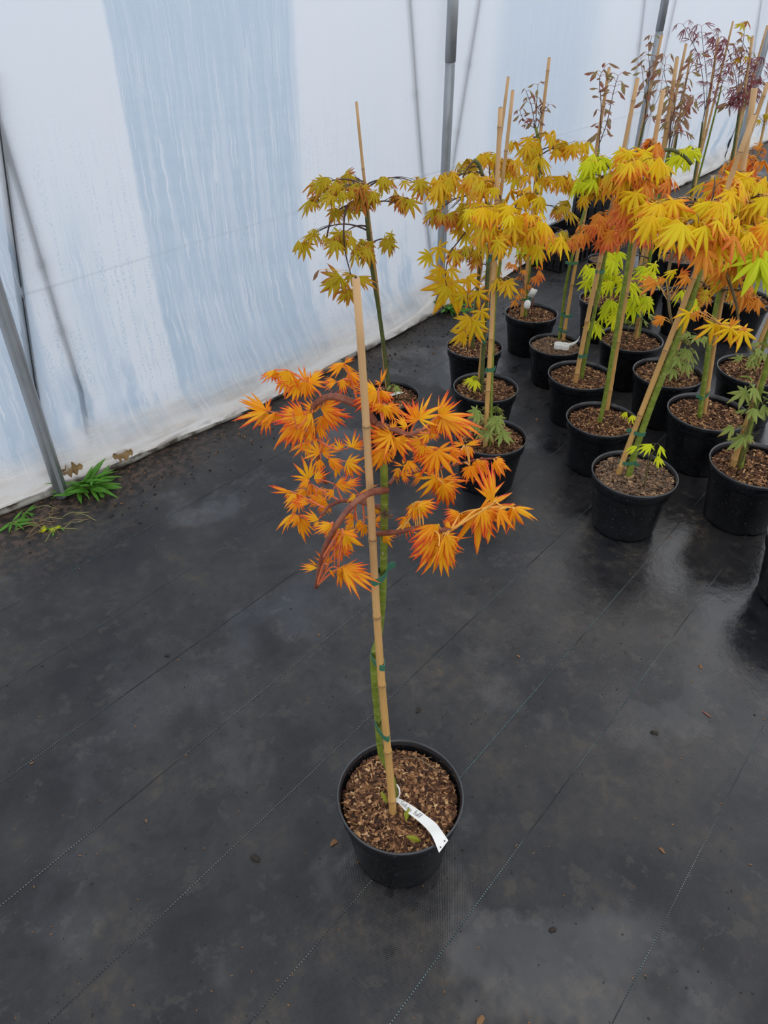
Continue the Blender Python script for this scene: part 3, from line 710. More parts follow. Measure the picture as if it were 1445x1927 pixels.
# white tag with handwriting
top_e = [(440, 370), (520, 382), (650, 452), (770, 530), (880, 612), (1010, 712), (1100, 832), (1180, 950)]
bot_e = [(440, 430), (500, 442), (600, 552), (690, 620), (785, 695), (880, 785), (965, 900), (1056, 1118)]
zt = [.196, .199, .203, .205, .206, .208, .212, .203]
def tg(p, z): return fl(680 + p[0] / 7.225, 1450 + p[1] / 7.225, z) - org
m = MB(); vs_ = []; n_ = 28
TE = smooth_path([tg(p, z) for p, z in zip(top_e, zt)], n_); BE = smooth_path([tg(p, z - .002) for p, z in zip(bot_e, zt)], n_)
for dz in (0, -.0006):
    for a, b in zip(TE, BE): vs_ += [a + Vector((0, 0, dz)), b + Vector((0, 0, dz))]
h = 2 * (n_ + 1)
fs = [(2 * i, 2 * i + 1, 2 * i + 3, 2 * i + 2) for i in range(n_)] + [(h + 2 * i, h + 2 * i + 2, h + 2 * i + 3, h + 2 * i + 1) for i in range(n_)]
fs += [(2 * i, 2 * i + 2, h + 2 * i + 2, h + 2 * i) for i in range(n_)] + [(2 * i + 1, h + 2 * i + 1, h + 2 * i + 3, 2 * i + 3) for i in range(n_)] + [(2 * n_, 2 * n_ + 1, h + 2 * n_ + 1, h + 2 * n_), (0, h, h + 1, 1)]
m.add(vs_, fs)
loop = [fl(748, 1503, .20) - org, fl(752, 1494, .215) - org, fl(750, 1482, .225) - org, fl(744, 1476, .225) - org, fl(738, 1486, .215) - org]
lp = smooth_path(loop, 20); 
m.tube(lp, .0016, 6)
tagm = link('name_tag', m.mesh('name_tag', [M['tag']], False), root); tagm['label'] = 'white plastic name tag with handwritten words'
ink = MB()
def on_tag(u, v):
    i = min(n_ - 1, max(0, u * n_)); j = int(i); f = i - j
    a = TE[j].lerp(TE[j + 1], f); b = BE[j].lerp(BE[j + 1], f); return a.lerp(b, v) + Vector((0, 0, .0006))
def stroke(pts, x0, sc, y0=.72, h_=.50):
    q = [on_tag(x0 + px * sc, y0 - py * h_) for px, py in pts]
    q = smooth_path(q, len(q) * 5) if len(q) > 2 else q
    ink.tube(q, .00026, 5)
S_ = .040
gl = {'G': [[(1.0, .95), (.5, 1.15), (.05, .6), (.1, .1), (.6, 0), (.9, .3), (.55, .45)]],
      'o': [[(.5, .55), (.1, .4), (.15, .05), (.5, 0), (.75, .3), (.5, .55)]], 'l': [[(.2, 0), (.1, .5), (.3, 1.1), (.45, .8), (.2, .1), (.5, 0)]],
      'd': [[(.6, .5), (.15, .45), (.15, .05), (.55, .1), (.65, 1.1), (.62, .2), (.8, 0)]], 'e': [[(.1, .25), (.5, .35), (.4, .58), (.1, .4), (.15, .05), (.6, .05)]],
      'n': [[(.1, .5), (.1, 0), (.15, .4), (.45, .5), (.5, .05), (.7, 0)]], 'B': [[(.1, 0), (.12, 1.1)], [(.12, 1.1), (.6, 1.0), (.5, .65), (.15, .55), (.6, .4), (.55, .05), (.1, 0)]],
      'a': [[(.55, .5), (.1, .4), (.15, .03), (.5, .1), (.58, .5), (.58, .1), (.8, 0)]]}
x = .185
for word in ('Golden', 'Ball'):
    for ch_ in word:
        for st_ in gl[ch_]: stroke(st_, x, S_)
        x += S_ * .78
    x += S_ * 1.1
link('handwriting', ink.mesh('handwriting', [M['ink']]), tagm)
hm = MB()
for (x_, y_) in ((1133, 962), (1076, 1048)):
    c = tg((x_, y_), .2045); hm.tube([c + Vector((0, 0, .0005)), c + Vector((0, 0, .0022))], .0012, 10)
link('punched_hole', hm.mesh('punched_hole', [M['ink']]), tagm)
# straws on the mulch
m = MB(); a, b = fl(775, 1420, .190) - org, fl(826, 1453, .190) - org; m.tube([a, (a + b) * .5 + Vector((0, 0, .002)), b], .0012, 5)
a, b = fl(752, 1428, .190) - org, fl(812, 1425, .190) - org; m.tube([a, b], .0007, 4)
link('straw', m.mesh('straw', [M['straw']]), root)

# ---------------------------------------------------------------- the other potted trees
def tree(label, rim, mulch=0, cane_px=None, cane_r=(.0075, .006), trunk=None, tr=(.0075, .0055), tm='trunk', clusters=(), hang=(), shoots=(), ties=(), seed=1, size=.07, bm='twig_dark', pm='petiole_yellow', name='potted_maple', dY=0., soil_z=.18, cdy=.01):
    R_ = random.Random(seed * 101 + 7)
    root, org, s = potted(name, label, rim, MULCH[mulch], rot=seed * .7)
    Y = org.y + dY; sz = soil_z * s
    cb = ct = None; path = []
    if cane_px:
        (x0, y0), (x1, y1) = cane_px
        b = fl(x0, y0, sz); 
        t_ = aty(x1, y1, Y + cdy); b.y = lerp(b.y, Y, .0)
        cane(root, b, t_, cane_r[0], cane_r[1], org, R_); cb, ct = b - org, t_ - org
    if trunk:
        pts = [fl(trunk[0][0], trunk[0][1], sz) - org]; yb = pts[0].y + org.y
        pts += [aty(x, y, lerp(yb, Y, min(1, i / 3.))) - org for i, (x, y) in enumerate(trunk[1:])]
        pts[0].z -= .02
        path = smooth_path(pts, 44)
        m = MB(); m.tube(path, [lerp(tr[0], tr[1], i / 44) * (1 + .06 * noise.noise(Vector((i * .6, seed, 0)))) for i in range(45)], 10)
        link('trunk', m.mesh('trunk', [M[tm]]), root)
    if cb is not None and path:
        for f_ in ties:
            z = lerp(sz, ct.z, f_); ca = cb.lerp(ct, (z - cb.z) / (ct.z - cb.z)); tq = min(path, key=lambda q: abs(q.z - z))
            if (Vector((tq.x, tq.y)) - Vector((ca.x, ca.y))).length < .06: tie(root, ca, cane_r[0], tq, tr[0], R_.choice((-1, 1)), R_)
    src = path if path else ([cb.lerp(ct, i / 20) for i in range(21)] if cb is not None else [])
    for cl in clusters:
        px, py, dep, rx, ry, n, key = cl[:7]; lsz = .88 * size * (cl[7] if len(cl) > 7 else 1.); n = int(n * 1.35 + .5)
        C = aty(px, py, Y + dep) - org; dd = depth(C + org); rx, ry = rx * dd / F, ry * dd / F
        att = min(src, key=lambda q: (q - C).length * 1. + max(0, q.z - C.z - .05) * .8 + max(0, C.z - .15 - q.z) * .6)
        L = (C - att).length
        mid = att.lerp(C, .5) + Vector((0, 0, .30 * L))
        bp = curve3(att, mid, C, 12); m = MB(); m.tube(bp, [lerp(.0032, .0014, i / 12) for i in range(13)], 6)
        ls = []; left = n
        while left > 0:
            e = C + Vector((R_.gauss(0, .55) * rx, R_.gauss(0, .6) * (rx + ry) * .5, R_.gauss(0, .5) * ry))
            q = bp[R_.randint(6, 12)]; tw = curve3(q, q.lerp(e, .5) + Vector((0, 0, .02)), e, 6)
            m.tube(tw, [lerp(.0012, .0007, i / 6) for i in range(7)], 5)
            hd = (e - src[-1]); hd.z = 0; hd = hd.normalized() if hd.length > .01 else Vector((0, -1, 0))
            k = min(left, R_.choice((2, 3, 3, 4, 5))); left -= k
            for j in range(k):
                an = R_.uniform(-1.9, 1.9); rot = Matrix.Rotation(an, 3, 'Z'); out = rot @ hd
                if R_.random() < .35: out = (out + Vector((0, -.8, 0))).normalized()
                st_ = tw[6 if j < 2 else R_.randint(3, 5)]
                pet = lsz * R_.uniform(.25, .6); b0 = st_ + out * pet * .9 + Vector((0, 0, R_.uniform(-.1, .35) * pet))
                m.tube(curve3(st_, (st_ + b0) * .5 + Vector((0, 0, pet * .35)), b0, 4), .0007, 4, 1)
                d = out * R_.uniform(.25, .9) + Vector((0, 0, -R_.uniform(.35, 1.05)))
                ss = lsz * R_.choice((.65, .85, 1., 1.05, 1.2)) 
                ty_ = R_.choice('ohhhc') if key not in ('brown', 'purple') else R_.choice('ohhc')
                ls.append((R_.choice(LEAF[key][ty_]), b0, b0 + d.normalized() * ss, out * .9 + Vector((R_.uniform(-.3, .3), -.25, .75)), ss))
        bo = link('branch', m.mesh('branch', [M[bm], M[pm]]), root)
        for l in ls: put_leaf(bo, *l)
    for hg in hang:      # named drooping limbs with leaves given by base and tip
        pts = [aty(x, y, Y + d) - org for x, y, d in hg['path']]
        if src and hg.get('join', True): pts = [min(src, key=lambda q: (q - pts[0]).length)] + pts
        bp = smooth_path(pts, 24); m = MB(); m.tube(bp, [lerp(*hg['r'], i / 24) for i in range(25)], 8); ls = []
        for (bx, by, tx, ty, ty_, key) in hg['leaves']:
            a0 = aty(bx, by, Y) - org; cand = min(bp, key=lambda q: (Vector((q.x, q.z)) - Vector((a0.x, a0.z))).length)
            yy = cand.y + org.y + R_.uniform(-.02, .01); b0 = aty(bx, by, yy) - org; L = Vector((tx - bx, ty - by)).length * .9 * depth(b0 + org) / F
            t0 = aty(tx, ty, yy - L * R_.uniform(.0, .5)) - org
            m.tube(curve3(cand, (cand + b0) * .5 + Vector((0, 0, .004)), b0, 5), .0009, 5, 1)
            ls.append((R_.choice(LEAF[key][ty_]), b0, t0, Vector((R_.uniform(-.3, .3), -.8, .7)), (t0 - b0).length * 1.08))
        bo = link('branch', m.mesh('branch', [M[hg.get('mat', 'branch_grey')], M[pm]]), root)
        for l in ls: put_leaf(bo, *l)
    for sh in shoots:    # upright twigs carrying pairs of small leaves
        pts = [aty(x, y, Y + sh.get('d', 0)) - org for x, y in sh['path']]
        pts = [min(src, key=lambda q: (q - pts[0]).length)] + pts if src and sh.get('join', True) else pts
        bp = smooth_path(pts, 24); m = MB(); m.tube(bp, [lerp(.0022, .0010, i / 24) for i in range(25)], 6); ls = []
        key = sh['key']; lsz = sh['size']
        for i in range(sh['n']):
            q = bp[int(lerp(sh.get('from', 7), 24, (i + 1) / sh['n']))]; a0 = R_.uniform(0, 6.28)
            for k in range(2):
                an = a0 + k * math.pi + R_.uniform(-.4, .4); out = Vector((math.cos(an), math.sin(an) * .6, R_.uniform(.1, .8))).normalized()
                b0 = q + out * lsz * R_.uniform(.35, .7); m.tube(curve3(q, (q + b0) * .5 + Vector((0, 0, .004)), b0, 4), .0008, 4, 1)
                d = out * .8 + Vector((0, 0, -R_.uniform(.2, .9))); ss = lsz * R_.uniform(.7, 1.25)
                ls.append((R_.choice(LEAF[key][R_.choice('ohhc')]), b0, b0 + d.normalized() * ss, out * .5 + Vector((0, -.6, .8)), ss))
        bo = link('branch', m.mesh('branch', [M['twig_dark'], M['petiole_rose']]), root)
        for l in ls: put_leaf(bo, *l)
    return root, org, Y, path

# pot behind the foreground maple
r2, o2, y2, p2 = tree('olive-yellow maple standing alone beside the plastic wall, its cane reaching highest on the left', (733, 743, 113), 1, ((729, 733), (671, 192)), (.0065, .0045),
     [(733, 738), (728, 700), (714, 593), (701, 513), (693, 440), (689, 392), (687, 350)], (.0085, .006), 'trunk_dark',
     clusters=[(600, 352, .0, 24, 18, 6, 'olive'), (640, 362, -.06, 32, 20, 12, 'olive'), (690, 372, -.07, 32, 22, 13, 'olive'), (670, 350, -.1, 26, 14, 6, 'olive'), (738, 345, .02, 24, 15, 6, 'olive'), (782, 345, .05, 12, 10, 3, 'olive'), (755, 388, -.02, 22, 14, 6, 'olive'),
               (592, 440, .0, 24, 12, 6, 'olive'), (640, 448, -.08, 28, 14, 9, 'olive'), (690, 465, -.06, 22, 16, 9, 'olive'), (733, 452, .03, 20, 14, 6, 'olive'), (590, 385, .0, 16, 16, 4, 'olive'), (655, 400, .04, 20, 14, 4, 'olive'), (660, 335, .05, 30, 10, 5, 'olive')],
     hang=[dict(path=[(655, 385, -.08), (647, 420, -.10), (649, 470, -.10), (660, 517, -.10)], r=(.0042, .0018), mat='twig_dark',
                leaves=[(640, 520, 605, 560, 'h', 'olive'), (630, 525, 600, 548, 'c', 'olive'), (655, 545, 640, 578, 'h', 'olive'), (655, 545, 662, 575, 'h', 'olive'), (675, 520, 705, 535, 'c', 'olive'), (600, 508, 585, 522, 'c', 'brown'), (612, 506, 618, 512, 'c', 'brown'), (660, 515, 650, 540, 'h', 'olive')]),
           dict(path=[(650, 388, .02), (625, 410, .02), (615, 445, .02), (613, 462, .02)], r=(.0035, .0025), mat='twig_dark', leaves=[])],
     ties=(.75,), seed=2, size=.062)
basal(r2, o2, [(741, 726)], y2 - .02, 3, .03, seed=3)
m = MB(); c = fl(742, 741, .19) - o2
for k_ in range(1): m.box(c, .065, .03, .0012, Matrix.Rotation(.5, 3, 'Z') @ Matrix.Rotation(-.25, 3, 'X'))
link('name_tag', m.mesh('name_tag', [M['tag']], False), r2)
m = MB(); tpb = aty(714, 600, y2) - o2
o = link('basal_shoot', m.mesh('side_twig', [M['twig_green']]), r2) if False else None

# front of the left row
r5, o5, y5, p5 = tree('gold maple with a green-leaved shoot at its foot, front pot of the left row', (923, 820, 137), 0, ((914, 840), (943, 202)), (.0085, .0062),
     [(922, 838), (924, 780), (926, 700), (931, 580), (938, 520), (945, 470), (949, 440)], (.0048, .0042), 'trunk',
     clusters=[(960, 395, -.06, 38, 26, 12, 'gold'), (1000, 420, -.04, 34, 26, 13, 'gold'), (968, 445, -.1, 34, 20, 11, 'yellow'), (1015, 455, .0, 22, 22, 8, 'gold'), (935, 350, .0, 30, 20, 8, 'yellow'), (990, 360, .03, 30, 22, 8, 'yellow'), (930, 430, -.04, 22, 20, 6, 'yellow'), (950, 530, -.03, 12, 12, 3, 'yellow')],
     ties=(.62, .28), seed=5, size=.068)
basal(r5, o5, [(938, 762), (948, 785), (903, 772), (925, 805), (905, 800), (940, 812)], y5 - .05, 3, .05, seed=4)
r4, o4, y4, p4 = tree('yellow maple with drooping lower limbs, middle pot of the left row', (914, 728, 122), 0, ((899, 730), (964, 170)), (.0075, .0055),
     [(906, 738), (908, 690), (912, 620), (917, 520), (921, 440), (918, 390), (905, 320), (892, 300)], (.0085, .006), 'trunk_dark',
     clusters=[(870, 335, -.02, 30, 22, 9, 'yellow'), (905, 345, -.08, 30, 24, 10, 'yellow'), (845, 345, .02, 20, 18, 5, 'yellow'), (850, 392, -.05, 28, 20, 7, 'olive'), (880, 410, -.05, 28, 20, 7, 'yellow'), (825, 395, .0, 14, 12, 3, 'olive'), (880, 320, .05, 24, 16, 5, 'olive')],
     hang=[dict(path=[(885, 430, -.02), (862, 455, -.04), (845, 480, -.05), (838, 520, -.05), (842, 545, -.05)], r=(.003, .0014), mat='twig_dark',
                leaves=[(825, 465, 842, 495, 'o', 'yellow'), (810, 478, 785, 495, 'h', 'yellow'), (855, 475, 872, 500, 'o', 'yellow'), (848, 505, 870, 525, 'o', 'yellow'), (828, 505, 815, 535, 'h', 'yellow'), (850, 530, 818, 600, 'o', 'yellow'), (842, 540, 820, 570, 'h', 'yellow'), (880, 520, 905, 545, 'h', 'yellow'), (878, 440, 860, 465, 'h', 'yellow'), (865, 430, 850, 450, 'h', 'yellow')]),
           dict(path=[(905, 530, -.03), (890, 545, -.05), (880, 555, -.06), (885, 600, -.06)], r=(.002, .0012), mat='twig_dark',
                leaves=[(872, 555, 865, 590, 'o', 'yellow'), (900, 550, 905, 590, 'o', 'yellow'), (905, 585, 920, 620, 'o', 'yellow'), (885, 600, 848, 612, 'h', 'yellow'), (895, 605, 880, 645, 'o', 'yellow'), (875, 625, 842, 640, 'h', 'yellow'), (890, 615, 910, 645, 'o', 'yellow'), (870, 628, 865, 650, 'h', 'yellow')])],
     ties=(.5, .2), seed=6, size=.072)
basal(r4, o4, [(890, 712)], y4 - .05, 4, .045, 'lime', seed=8)
r3, o3, y3, p3 = tree('yellow maple with few leaves low down, rear pot of the left row', (893, 651, 106), 1, ((884, 653), (957, 145)), (.0075, .0055),
     [(889, 655), (893, 600), (900, 520), (907, 440), (915, 380), (922, 340)], (.0075, .006), 'trunk_dark',
     clusters=[(918, 300, .0, 30, 18, 7, 'yellow'), (950, 310, .05, 30, 22, 7, 'yellow'), (935, 395, .06, 28, 24, 6, 'olive'), (895, 470, .0, 24, 20, 6, 'olive'), (870, 480, .0, 22, 16, 5, 'olive'), (915, 500, .0, 20, 16, 4, 'olive')],
     seed=7, size=.075)
r6, o6, y6, p6 = tree('yellow maple with a white wrapped tag and brown shoots at its foot', (1000, 588, 99), 1, ((981, 597), (1033, 108)), (.0085, .0062),
     [(988, 596), (990, 560), (996, 500), (1002, 440), (1008, 380), (1013, 330), (1016, 280), (1008, 240)], (.0095, .006), 'trunk',
     clusters=[(1000, 262, .0, 34, 16, 9, 'yellow'), (1042, 280, .02, 28, 18, 8, 'yellow'), (1088, 285, .05, 14, 22, 5, 'yellow'), (985, 300, -.06, 28, 20, 7, 'yellow'), (1022, 330, -.02, 30, 20, 8, 'yellow'), (1065, 345, .02, 28, 20, 8, 'yellow'), (1050, 395, -.02, 30, 22, 8, 'olive'), (1062, 435, .02, 26, 20, 7, 'olive'), (1000, 480, .0, 16, 14, 4, 'lime'), (980, 480, .03, 16, 14, 3, 'olive')],
     shoots=[dict(path=[(1006, 235), (1000, 200), (990, 172)], key='brown', size=.032, n=5, join=True), dict(path=[(1008, 238), (1010, 190), (1012, 160)], key='brown', size=.032, n=5), dict(path=[(1012, 240), (1020, 210), (1032, 198)], key='brown', size=.03, n=4), dict(path=[(1004, 240), (985, 225), (978, 208)], key='brown', size=.03, n=4)],
     ties=(.08, .52), seed=9, size=.078)
basal(r6, o6, [(969, 492), (1014, 495), (972, 520), (1008, 515), (966, 560), (972, 545)], y6 - .03, 3, .042, 'coral', seed=5, mat='branch_red', types='hhc')
m = MB(); c = aty(992, 573, y6 - .06) - o6
m.tube([c + Vector((0, 0, -.02)), c + Vector((0, 0, -.012)), c, c + Vector((.002, 0, .014)), c + Vector((.004, 0, .02))], [.009, .015, .016, .013, .006], 10)
m.box(c + Vector((.018, .0, .055)), .035, .0012, .04, Matrix.Rotation(.4, 3, 'Y') @ Matrix.Rotation(.3, 3, 'Z'))
link('name_tag', m.mesh('name_tag', [M['tag']], True), r6)
r7, o7, y7, p7 = tree('leafless-stemmed sapling with two tall brown-leaved shoots and a white strap at its foot', (1046, 648, 100), 2, ((1059, 642), (1147, 127)), (.0080, .0058),
     [(1052, 640), (1058, 590), (1066, 530), (1080, 470), (1090, 430), (1108, 370), (1120, 320), (1127, 280)], (.0068, .005), 'trunk',
     shoots=[dict(path=[(1128, 262), (1131, 200), (1128, 150), (1137, 128)], key='brown', size=.036, n=9, **{'from': 5}), dict(path=[(1128, 270), (1142, 230), (1155, 170), (1163, 143)], key='brown', size=.036, n=8, **{'from': 6})],
     clusters=[(1100, 420, .0, 12, 8, 2, 'coral', .6)], ties=(.12, .05, .34), seed=10)
m = MB(); c = fl(1056, 651, .195) - o7
for k_ in range(2):
    m.lathe([(.021, -.012), (.0225, -.006), (.022, .006), (.0205, .012), (.0195, .012), (.0195, -.012)], 16)
    for q_ in range(len(m.v) - 96, len(m.v)): v_ = m.v[q_]; m.v[q_] = (v_[0] * .9 + c.x - .012 + .028 * k_, v_[1] * .7 + c.y, v_[2] + c.z + .002 - .004 * k_)
sp = smooth_path([c + Vector((.025, 0, .003)), c + Vector((.048, .004, .006)), c + Vector((.068, .008, .018)), c + Vector((.076, .01, .038))], 12)
vs_ = []
for i, p in enumerate(sp):
    wd = lerp(.009, .005, i / 12); vs_ += [p + Vector((0, 0, wd)), p - Vector((0, 0, wd)), p + Vector((0, .0012, wd)), p + Vector((0, .0012, -wd))]
m.add(vs_, [f for i in range(12) for f in ((4 * i, 4 * i + 1, 4 * i + 5, 4 * i + 4), (4 * i + 2, 4 * i + 6, 4 * i + 7, 4 * i + 3), (4 * i, 4 * i + 4, 4 * i + 6, 4 * i + 2), (4 * i + 1, 4 * i + 3, 4 * i + 7, 4 * i + 5))])
link('white_strap', m.mesh('white_strap', [M['tag']]), r7)
r8, o8, y8, p8 = tree('orange-coral maple in the pot with dark disturbed soil, cane tied on its left', (1093, 705, 123), 0, ((1082, 720), (1200, 147)), (.0095, .0068),
     [(1094, 712), (1103, 660), (1118, 590), (1133, 510), (1146, 440), (1153, 400), (1160, 360)], (.0085, .006), 'trunk',
     clusters=[(1120, 425, -.06, 26, 16, 8, 'coral'), (1095, 440, -.04, 16, 16, 5, 'coral'), (1150, 415, -.05, 22, 18, 7, 'coral'), (1130, 300, .0, 24, 18, 7, 'lime'), (1112, 328, .02, 20, 16, 6, 'lime'), (1155, 300, .03, 24, 20, 7, 'lime'), (1150, 345, .0, 24, 16, 7, 'yellow'), (1120, 365, -.03, 20, 18, 6, 'yellow'), (1160, 440, -.05, 18, 16, 4, 'coral')],
     hang=[dict(path=[(1160, 370, -.03), (1150, 385, -.05), (1142, 405, -.06)], r=(.004, .003), leaves=[])],
     ties=(.42, .1), seed=11, size=.068)
r9, o9, y9, p9 = tree('straight green-trunked maple tied twice low down, pot in front of the disturbed soil pot', (1133, 788, 134), 0, ((1141, 772), (1247, 168)), (.0085, .0065),
     [(1128, 795), (1138, 750), (1150, 680), (1162, 610), (1176, 530), (1188, 450), (1195, 400), (1200, 350)], (.0085, .007), 'trunk',
     clusters=[(1180, 285, -.02, 34, 16, 10, 'gold'), (1222, 272, .0, 26, 14, 7, 'coral'), (1195, 310, -.06, 32, 18, 9, 'gold'), (1165, 330, -.02, 24, 18, 7, 'yellow'), (1220, 345, -.05, 28, 16, 8, 'coral'), (1185, 360, -.05, 30, 16, 8, 'gold'), (1170, 395, -.06, 24, 16, 6, 'coral'), (1200, 430, -.05, 22, 18, 5, 'coral'), (1240, 390, -.05, 24, 16, 6, 'gold'), (1225, 305, .02, 24, 14, 5, 'gold')],
     hang=[dict(path=[(1200, 330, .0), (1230, 290, .02), (1260, 282, .02), (1285, 292, .02), (1301, 309, .02)], r=(.006, .0055), mat='trunk_dark', leaves=[(1268, 285, 1272, 300, 'o', 'lime'), (1285, 280, 1290, 292, 'h', 'lime')])],
     ties=(.13, .06, .45), seed=12, size=.068)
basal(r9, o9, [(1186, 778)], y9 - .1, 3, .035, 'lime', seed=12, foot=Vector((.08, -.06, .17)))
r10, o10, y10, p10 = tree('leaning gold maple with thick green trunk and long cane, nearest pot of the right group', (1194, 890, 159), 2, ((1163, 892), (1421, 216)), (.0094, .0060),
     [(1182, 897), (1195, 850), (1209, 808), (1232, 745), (1260, 675), (1284, 612), (1302, 562), (1318, 500), (1330, 450), (1336, 400)], (.0108, .008), 'trunk',
     clusters=[(1330, 390, -.05, 40, 22, 10, 'gold', 1.15), (1300, 420, -.1, 34, 20, 8, 'gold', 1.15), (1350, 420, -.05, 34, 20, 8, 'gold', 1.1), (1315, 455, -.1, 30, 18, 8, 'coral', 1.1), (1255, 390, -.02, 30, 14, 6, 'gold', 1.15), (1235, 400, .0, 22, 12, 4, 'gold', 1.2), (1365, 360, .0, 26, 18, 6, 'gold'), (1345, 335, .04, 22, 14, 4, 'coral'), (1360, 470, -.06, 24, 20, 6, 'gold', 1.1), (1285, 400, .0, 18, 14, 3, 'coral')],
     hang=[dict(path=[(1300, 418, -.1), (1282, 440, -.12), (1266, 475, -.13), (1257, 520, -.13), (1258, 570, -.13), (1264, 610, -.12)], r=(.0055, .0035),
                leaves=[(1253, 525, 1232, 530, 'c', 'coral'), (1235, 530, 1208, 540, 'h', 'coral'), (1230, 530, 1222, 545, 'c', 'coral'), (1268, 508, 1265, 535, 'h', 'gold'), (1280, 515, 1298, 508, 'h', 'coral'), (1290, 515, 1302, 530, 'h', 'coral'), (1295, 520, 1280, 545, 'h', 'coral'), (1252, 597, 1228, 605, 'c', 'coral'), (1245, 600, 1228, 612, 'h', 'coral')]),
           dict(path=[(1270, 596, -.12), (1290, 592, -.14), (1320, 587, -.15), (1345, 605, -.15), (1360, 612, -.15)], r=(.002, .0012), join=False, mat='branch_red',
                leaves=[(1298, 588, 1295, 628, 'o', 'gold'), (1312, 585, 1318, 605, 'h', 'coral'), (1325, 585, 1335, 598, 'h', 'coral'), (1345, 610, 1340, 655, 'o', 'gold'), (1358, 608, 1365, 640, 'h', 'gold'), (1375, 618, 1378, 660, 'o', 'gold'), (1388, 622, 1395, 655, 'h', 'coral'), (1400, 622, 1422, 658, 'o', 'gold'), (1375, 615, 1385, 600, 'c', 'coral'), (1395, 620, 1408, 618, 'c', 'coral')])],
     ties=(.05, .16), seed=13, size=.075, cdy=-.03)
basal(r10, o10, [(1215, 845), (1225, 855), (1232, 838)], y10 - .12, 2, .045, 'lime', seed=14, foot=Vector((.02, -.05, .17)), types='hc')
r11, o11, y11, p11 = tree('lime-yellow maple with low leafy limbs, just behind the straight green trunk', (1187, 637, 118), 0, ((1195, 637), (1273, 107)), (.0095, .007),
     [(1201, 635), (1207, 590), (1217, 520), (1229, 450), (1238, 400), (1250, 340), (1258, 300)], (.0085, .0065), 'trunk',
     clusters=[(1128, 510, -.04, 24, 14, 6, 'lime'), (1150, 530, -.02, 24, 18, 7, 'lime'), (1190, 520, -.08, 26, 20, 8, 'lime'), (1185, 560, -.06, 24, 24, 8, 'lime'), (1155, 575, -.04, 24, 18, 6, 'lime'), (1110, 530, .0, 14, 12, 3, 'lime'), (1145, 480, .0, 24, 16, 5, 'lime'), (1235, 315, .0, 20, 12, 6, 'lime'), (1275, 292, -.02, 14, 12, 4, 'lime'), (1305, 280, .0, 14, 8, 3, 'lime', .8), (1120, 610, -.05, 20, 12, 3, 'lime')],
     shoots=[dict(path=[(1262, 240), (1270, 200), (1268, 170)], key='brown', size=.04, n=6), dict(path=[(1270, 250), (1290, 215), (1305, 185)], key='brown', size=.04, n=5)],
     ties=(.1,), seed=15, size=.075)
basal(r11, o11, [(1178, 596), (1212, 592)], y11, 3, .04, 'green', seed=16)
r12, o12, y12, p12 = tree('half-hidden maple behind the leaning trunk, with a mound of green leaves over its soil', (1257, 701, 129), 1, ((1262, 690), (1445, 156)), (.0090, .0065),
     [(1268, 690), (1280, 630), (1294, 575), (1330, 480), (1362, 400), (1385, 340)], (.007, .0055), 'trunk',
     clusters=[(1390, 330, .0, 26, 16, 6, 'coral'), (1375, 310, .04, 22, 12, 4, 'coral'), (1420, 350, .0, 26, 18, 7, 'gold'), (1345, 345, .05, 20, 16, 5, 'yellow'), (1335, 545, .0, 26, 14, 8, 'olive'), (1310, 560, -.02, 20, 14, 5, 'lime')],
     seed=17, size=.072)
basal(r12, o12, [(1293, 640), (1303, 655), (1270, 690), (1285, 680), (1310, 628), (1275, 665), (1312, 660)], y12 - .06, 3, .05, 'green', seed=18)
r13, o13, y13, p13 = tree('maple with green trunk over a wide pot left clear of leaves, bright yellow crown', (1332, 774, 148), 0, ((1324, 780), (1420, 166)), (.0085, .0085),
     [(1317, 786), (1322, 740), (1336, 637), (1348, 575), (1361, 512), (1372, 450), (1382, 400)], (.0095, .0075), 'trunk',
     clusters=[(1400, 330, -.02, 30, 16, 8, 'gold'), (1430, 370, -.05, 28, 20, 8, 'gold'), (1400, 400, -.04, 30, 20, 8, 'yellow'), (1425, 430, -.1, 30, 20, 8, 'gold', 1.1), (1395, 460, -.08, 26, 18, 6, 'lime', 1.2), (1435, 480, -.15, 22, 26, 7, 'lime', 1.5), (1400, 500, -.06, 24, 16, 5, 'coral'), (1370, 520, .0, 24, 16, 6, 'yellow'), (1415, 560, -.08, 18, 16, 6, 'coral'), (1425, 300, .05, 26, 12, 5, 'coral')],
     hang=[dict(path=[(1355, 470, -.1), (1362, 500, -.12), (1375, 539, -.12), (1386, 575, -.12), (1390, 617, -.12)], r=(.0055, .0040), leaves=[(1362, 505, 1345, 540, 'h', 'coral'), (1360, 500, 1372, 540, 'h', 'coral'), (1358, 495, 1375, 510, 'c', 'coral')])],
     ties=(.08,), seed=19, size=.075)
r14, o14, y14, p14 = tree('maple leaning out of the frame with green side leaves on its trunk, right-hand front pot', (1421, 873, 165), 0, ((1377, 880), (1520, 470)), (.0095, .0080),
     [(1394, 880), (1403, 830), (1420, 770), (1440, 700), (1470, 600), (1500, 500)], (.0095, .008), 'trunk', clusters=[(1440, 420, -.1, 18, 18, 3, 'gold')], ties=(), seed=20, size=.075)
basal(r14, o14, [(1398, 715), (1405, 728), (1412, 765), (1395, 805), (1428, 815), (1440, 750)], y14 - .04, 3, .052, 'green', seed=21, foot=Vector((-.06, -.02, .2)))
r15, o15, y15, p15 = tree('maple with a spray of small green leaves over its soil at the right edge', (1420, 695, 135), 1, ((1411, 694), (1480, 520)), (.0085, .0085),
     [(1425, 690), (1440, 640), (1460, 570)], (.008, .007), 'trunk', seed=22)
basal(r15, o15, [(1412, 655), (1430, 665), (1438, 650), (1400, 675)], y15 - .05, 3, .045, 'green', seed=23)
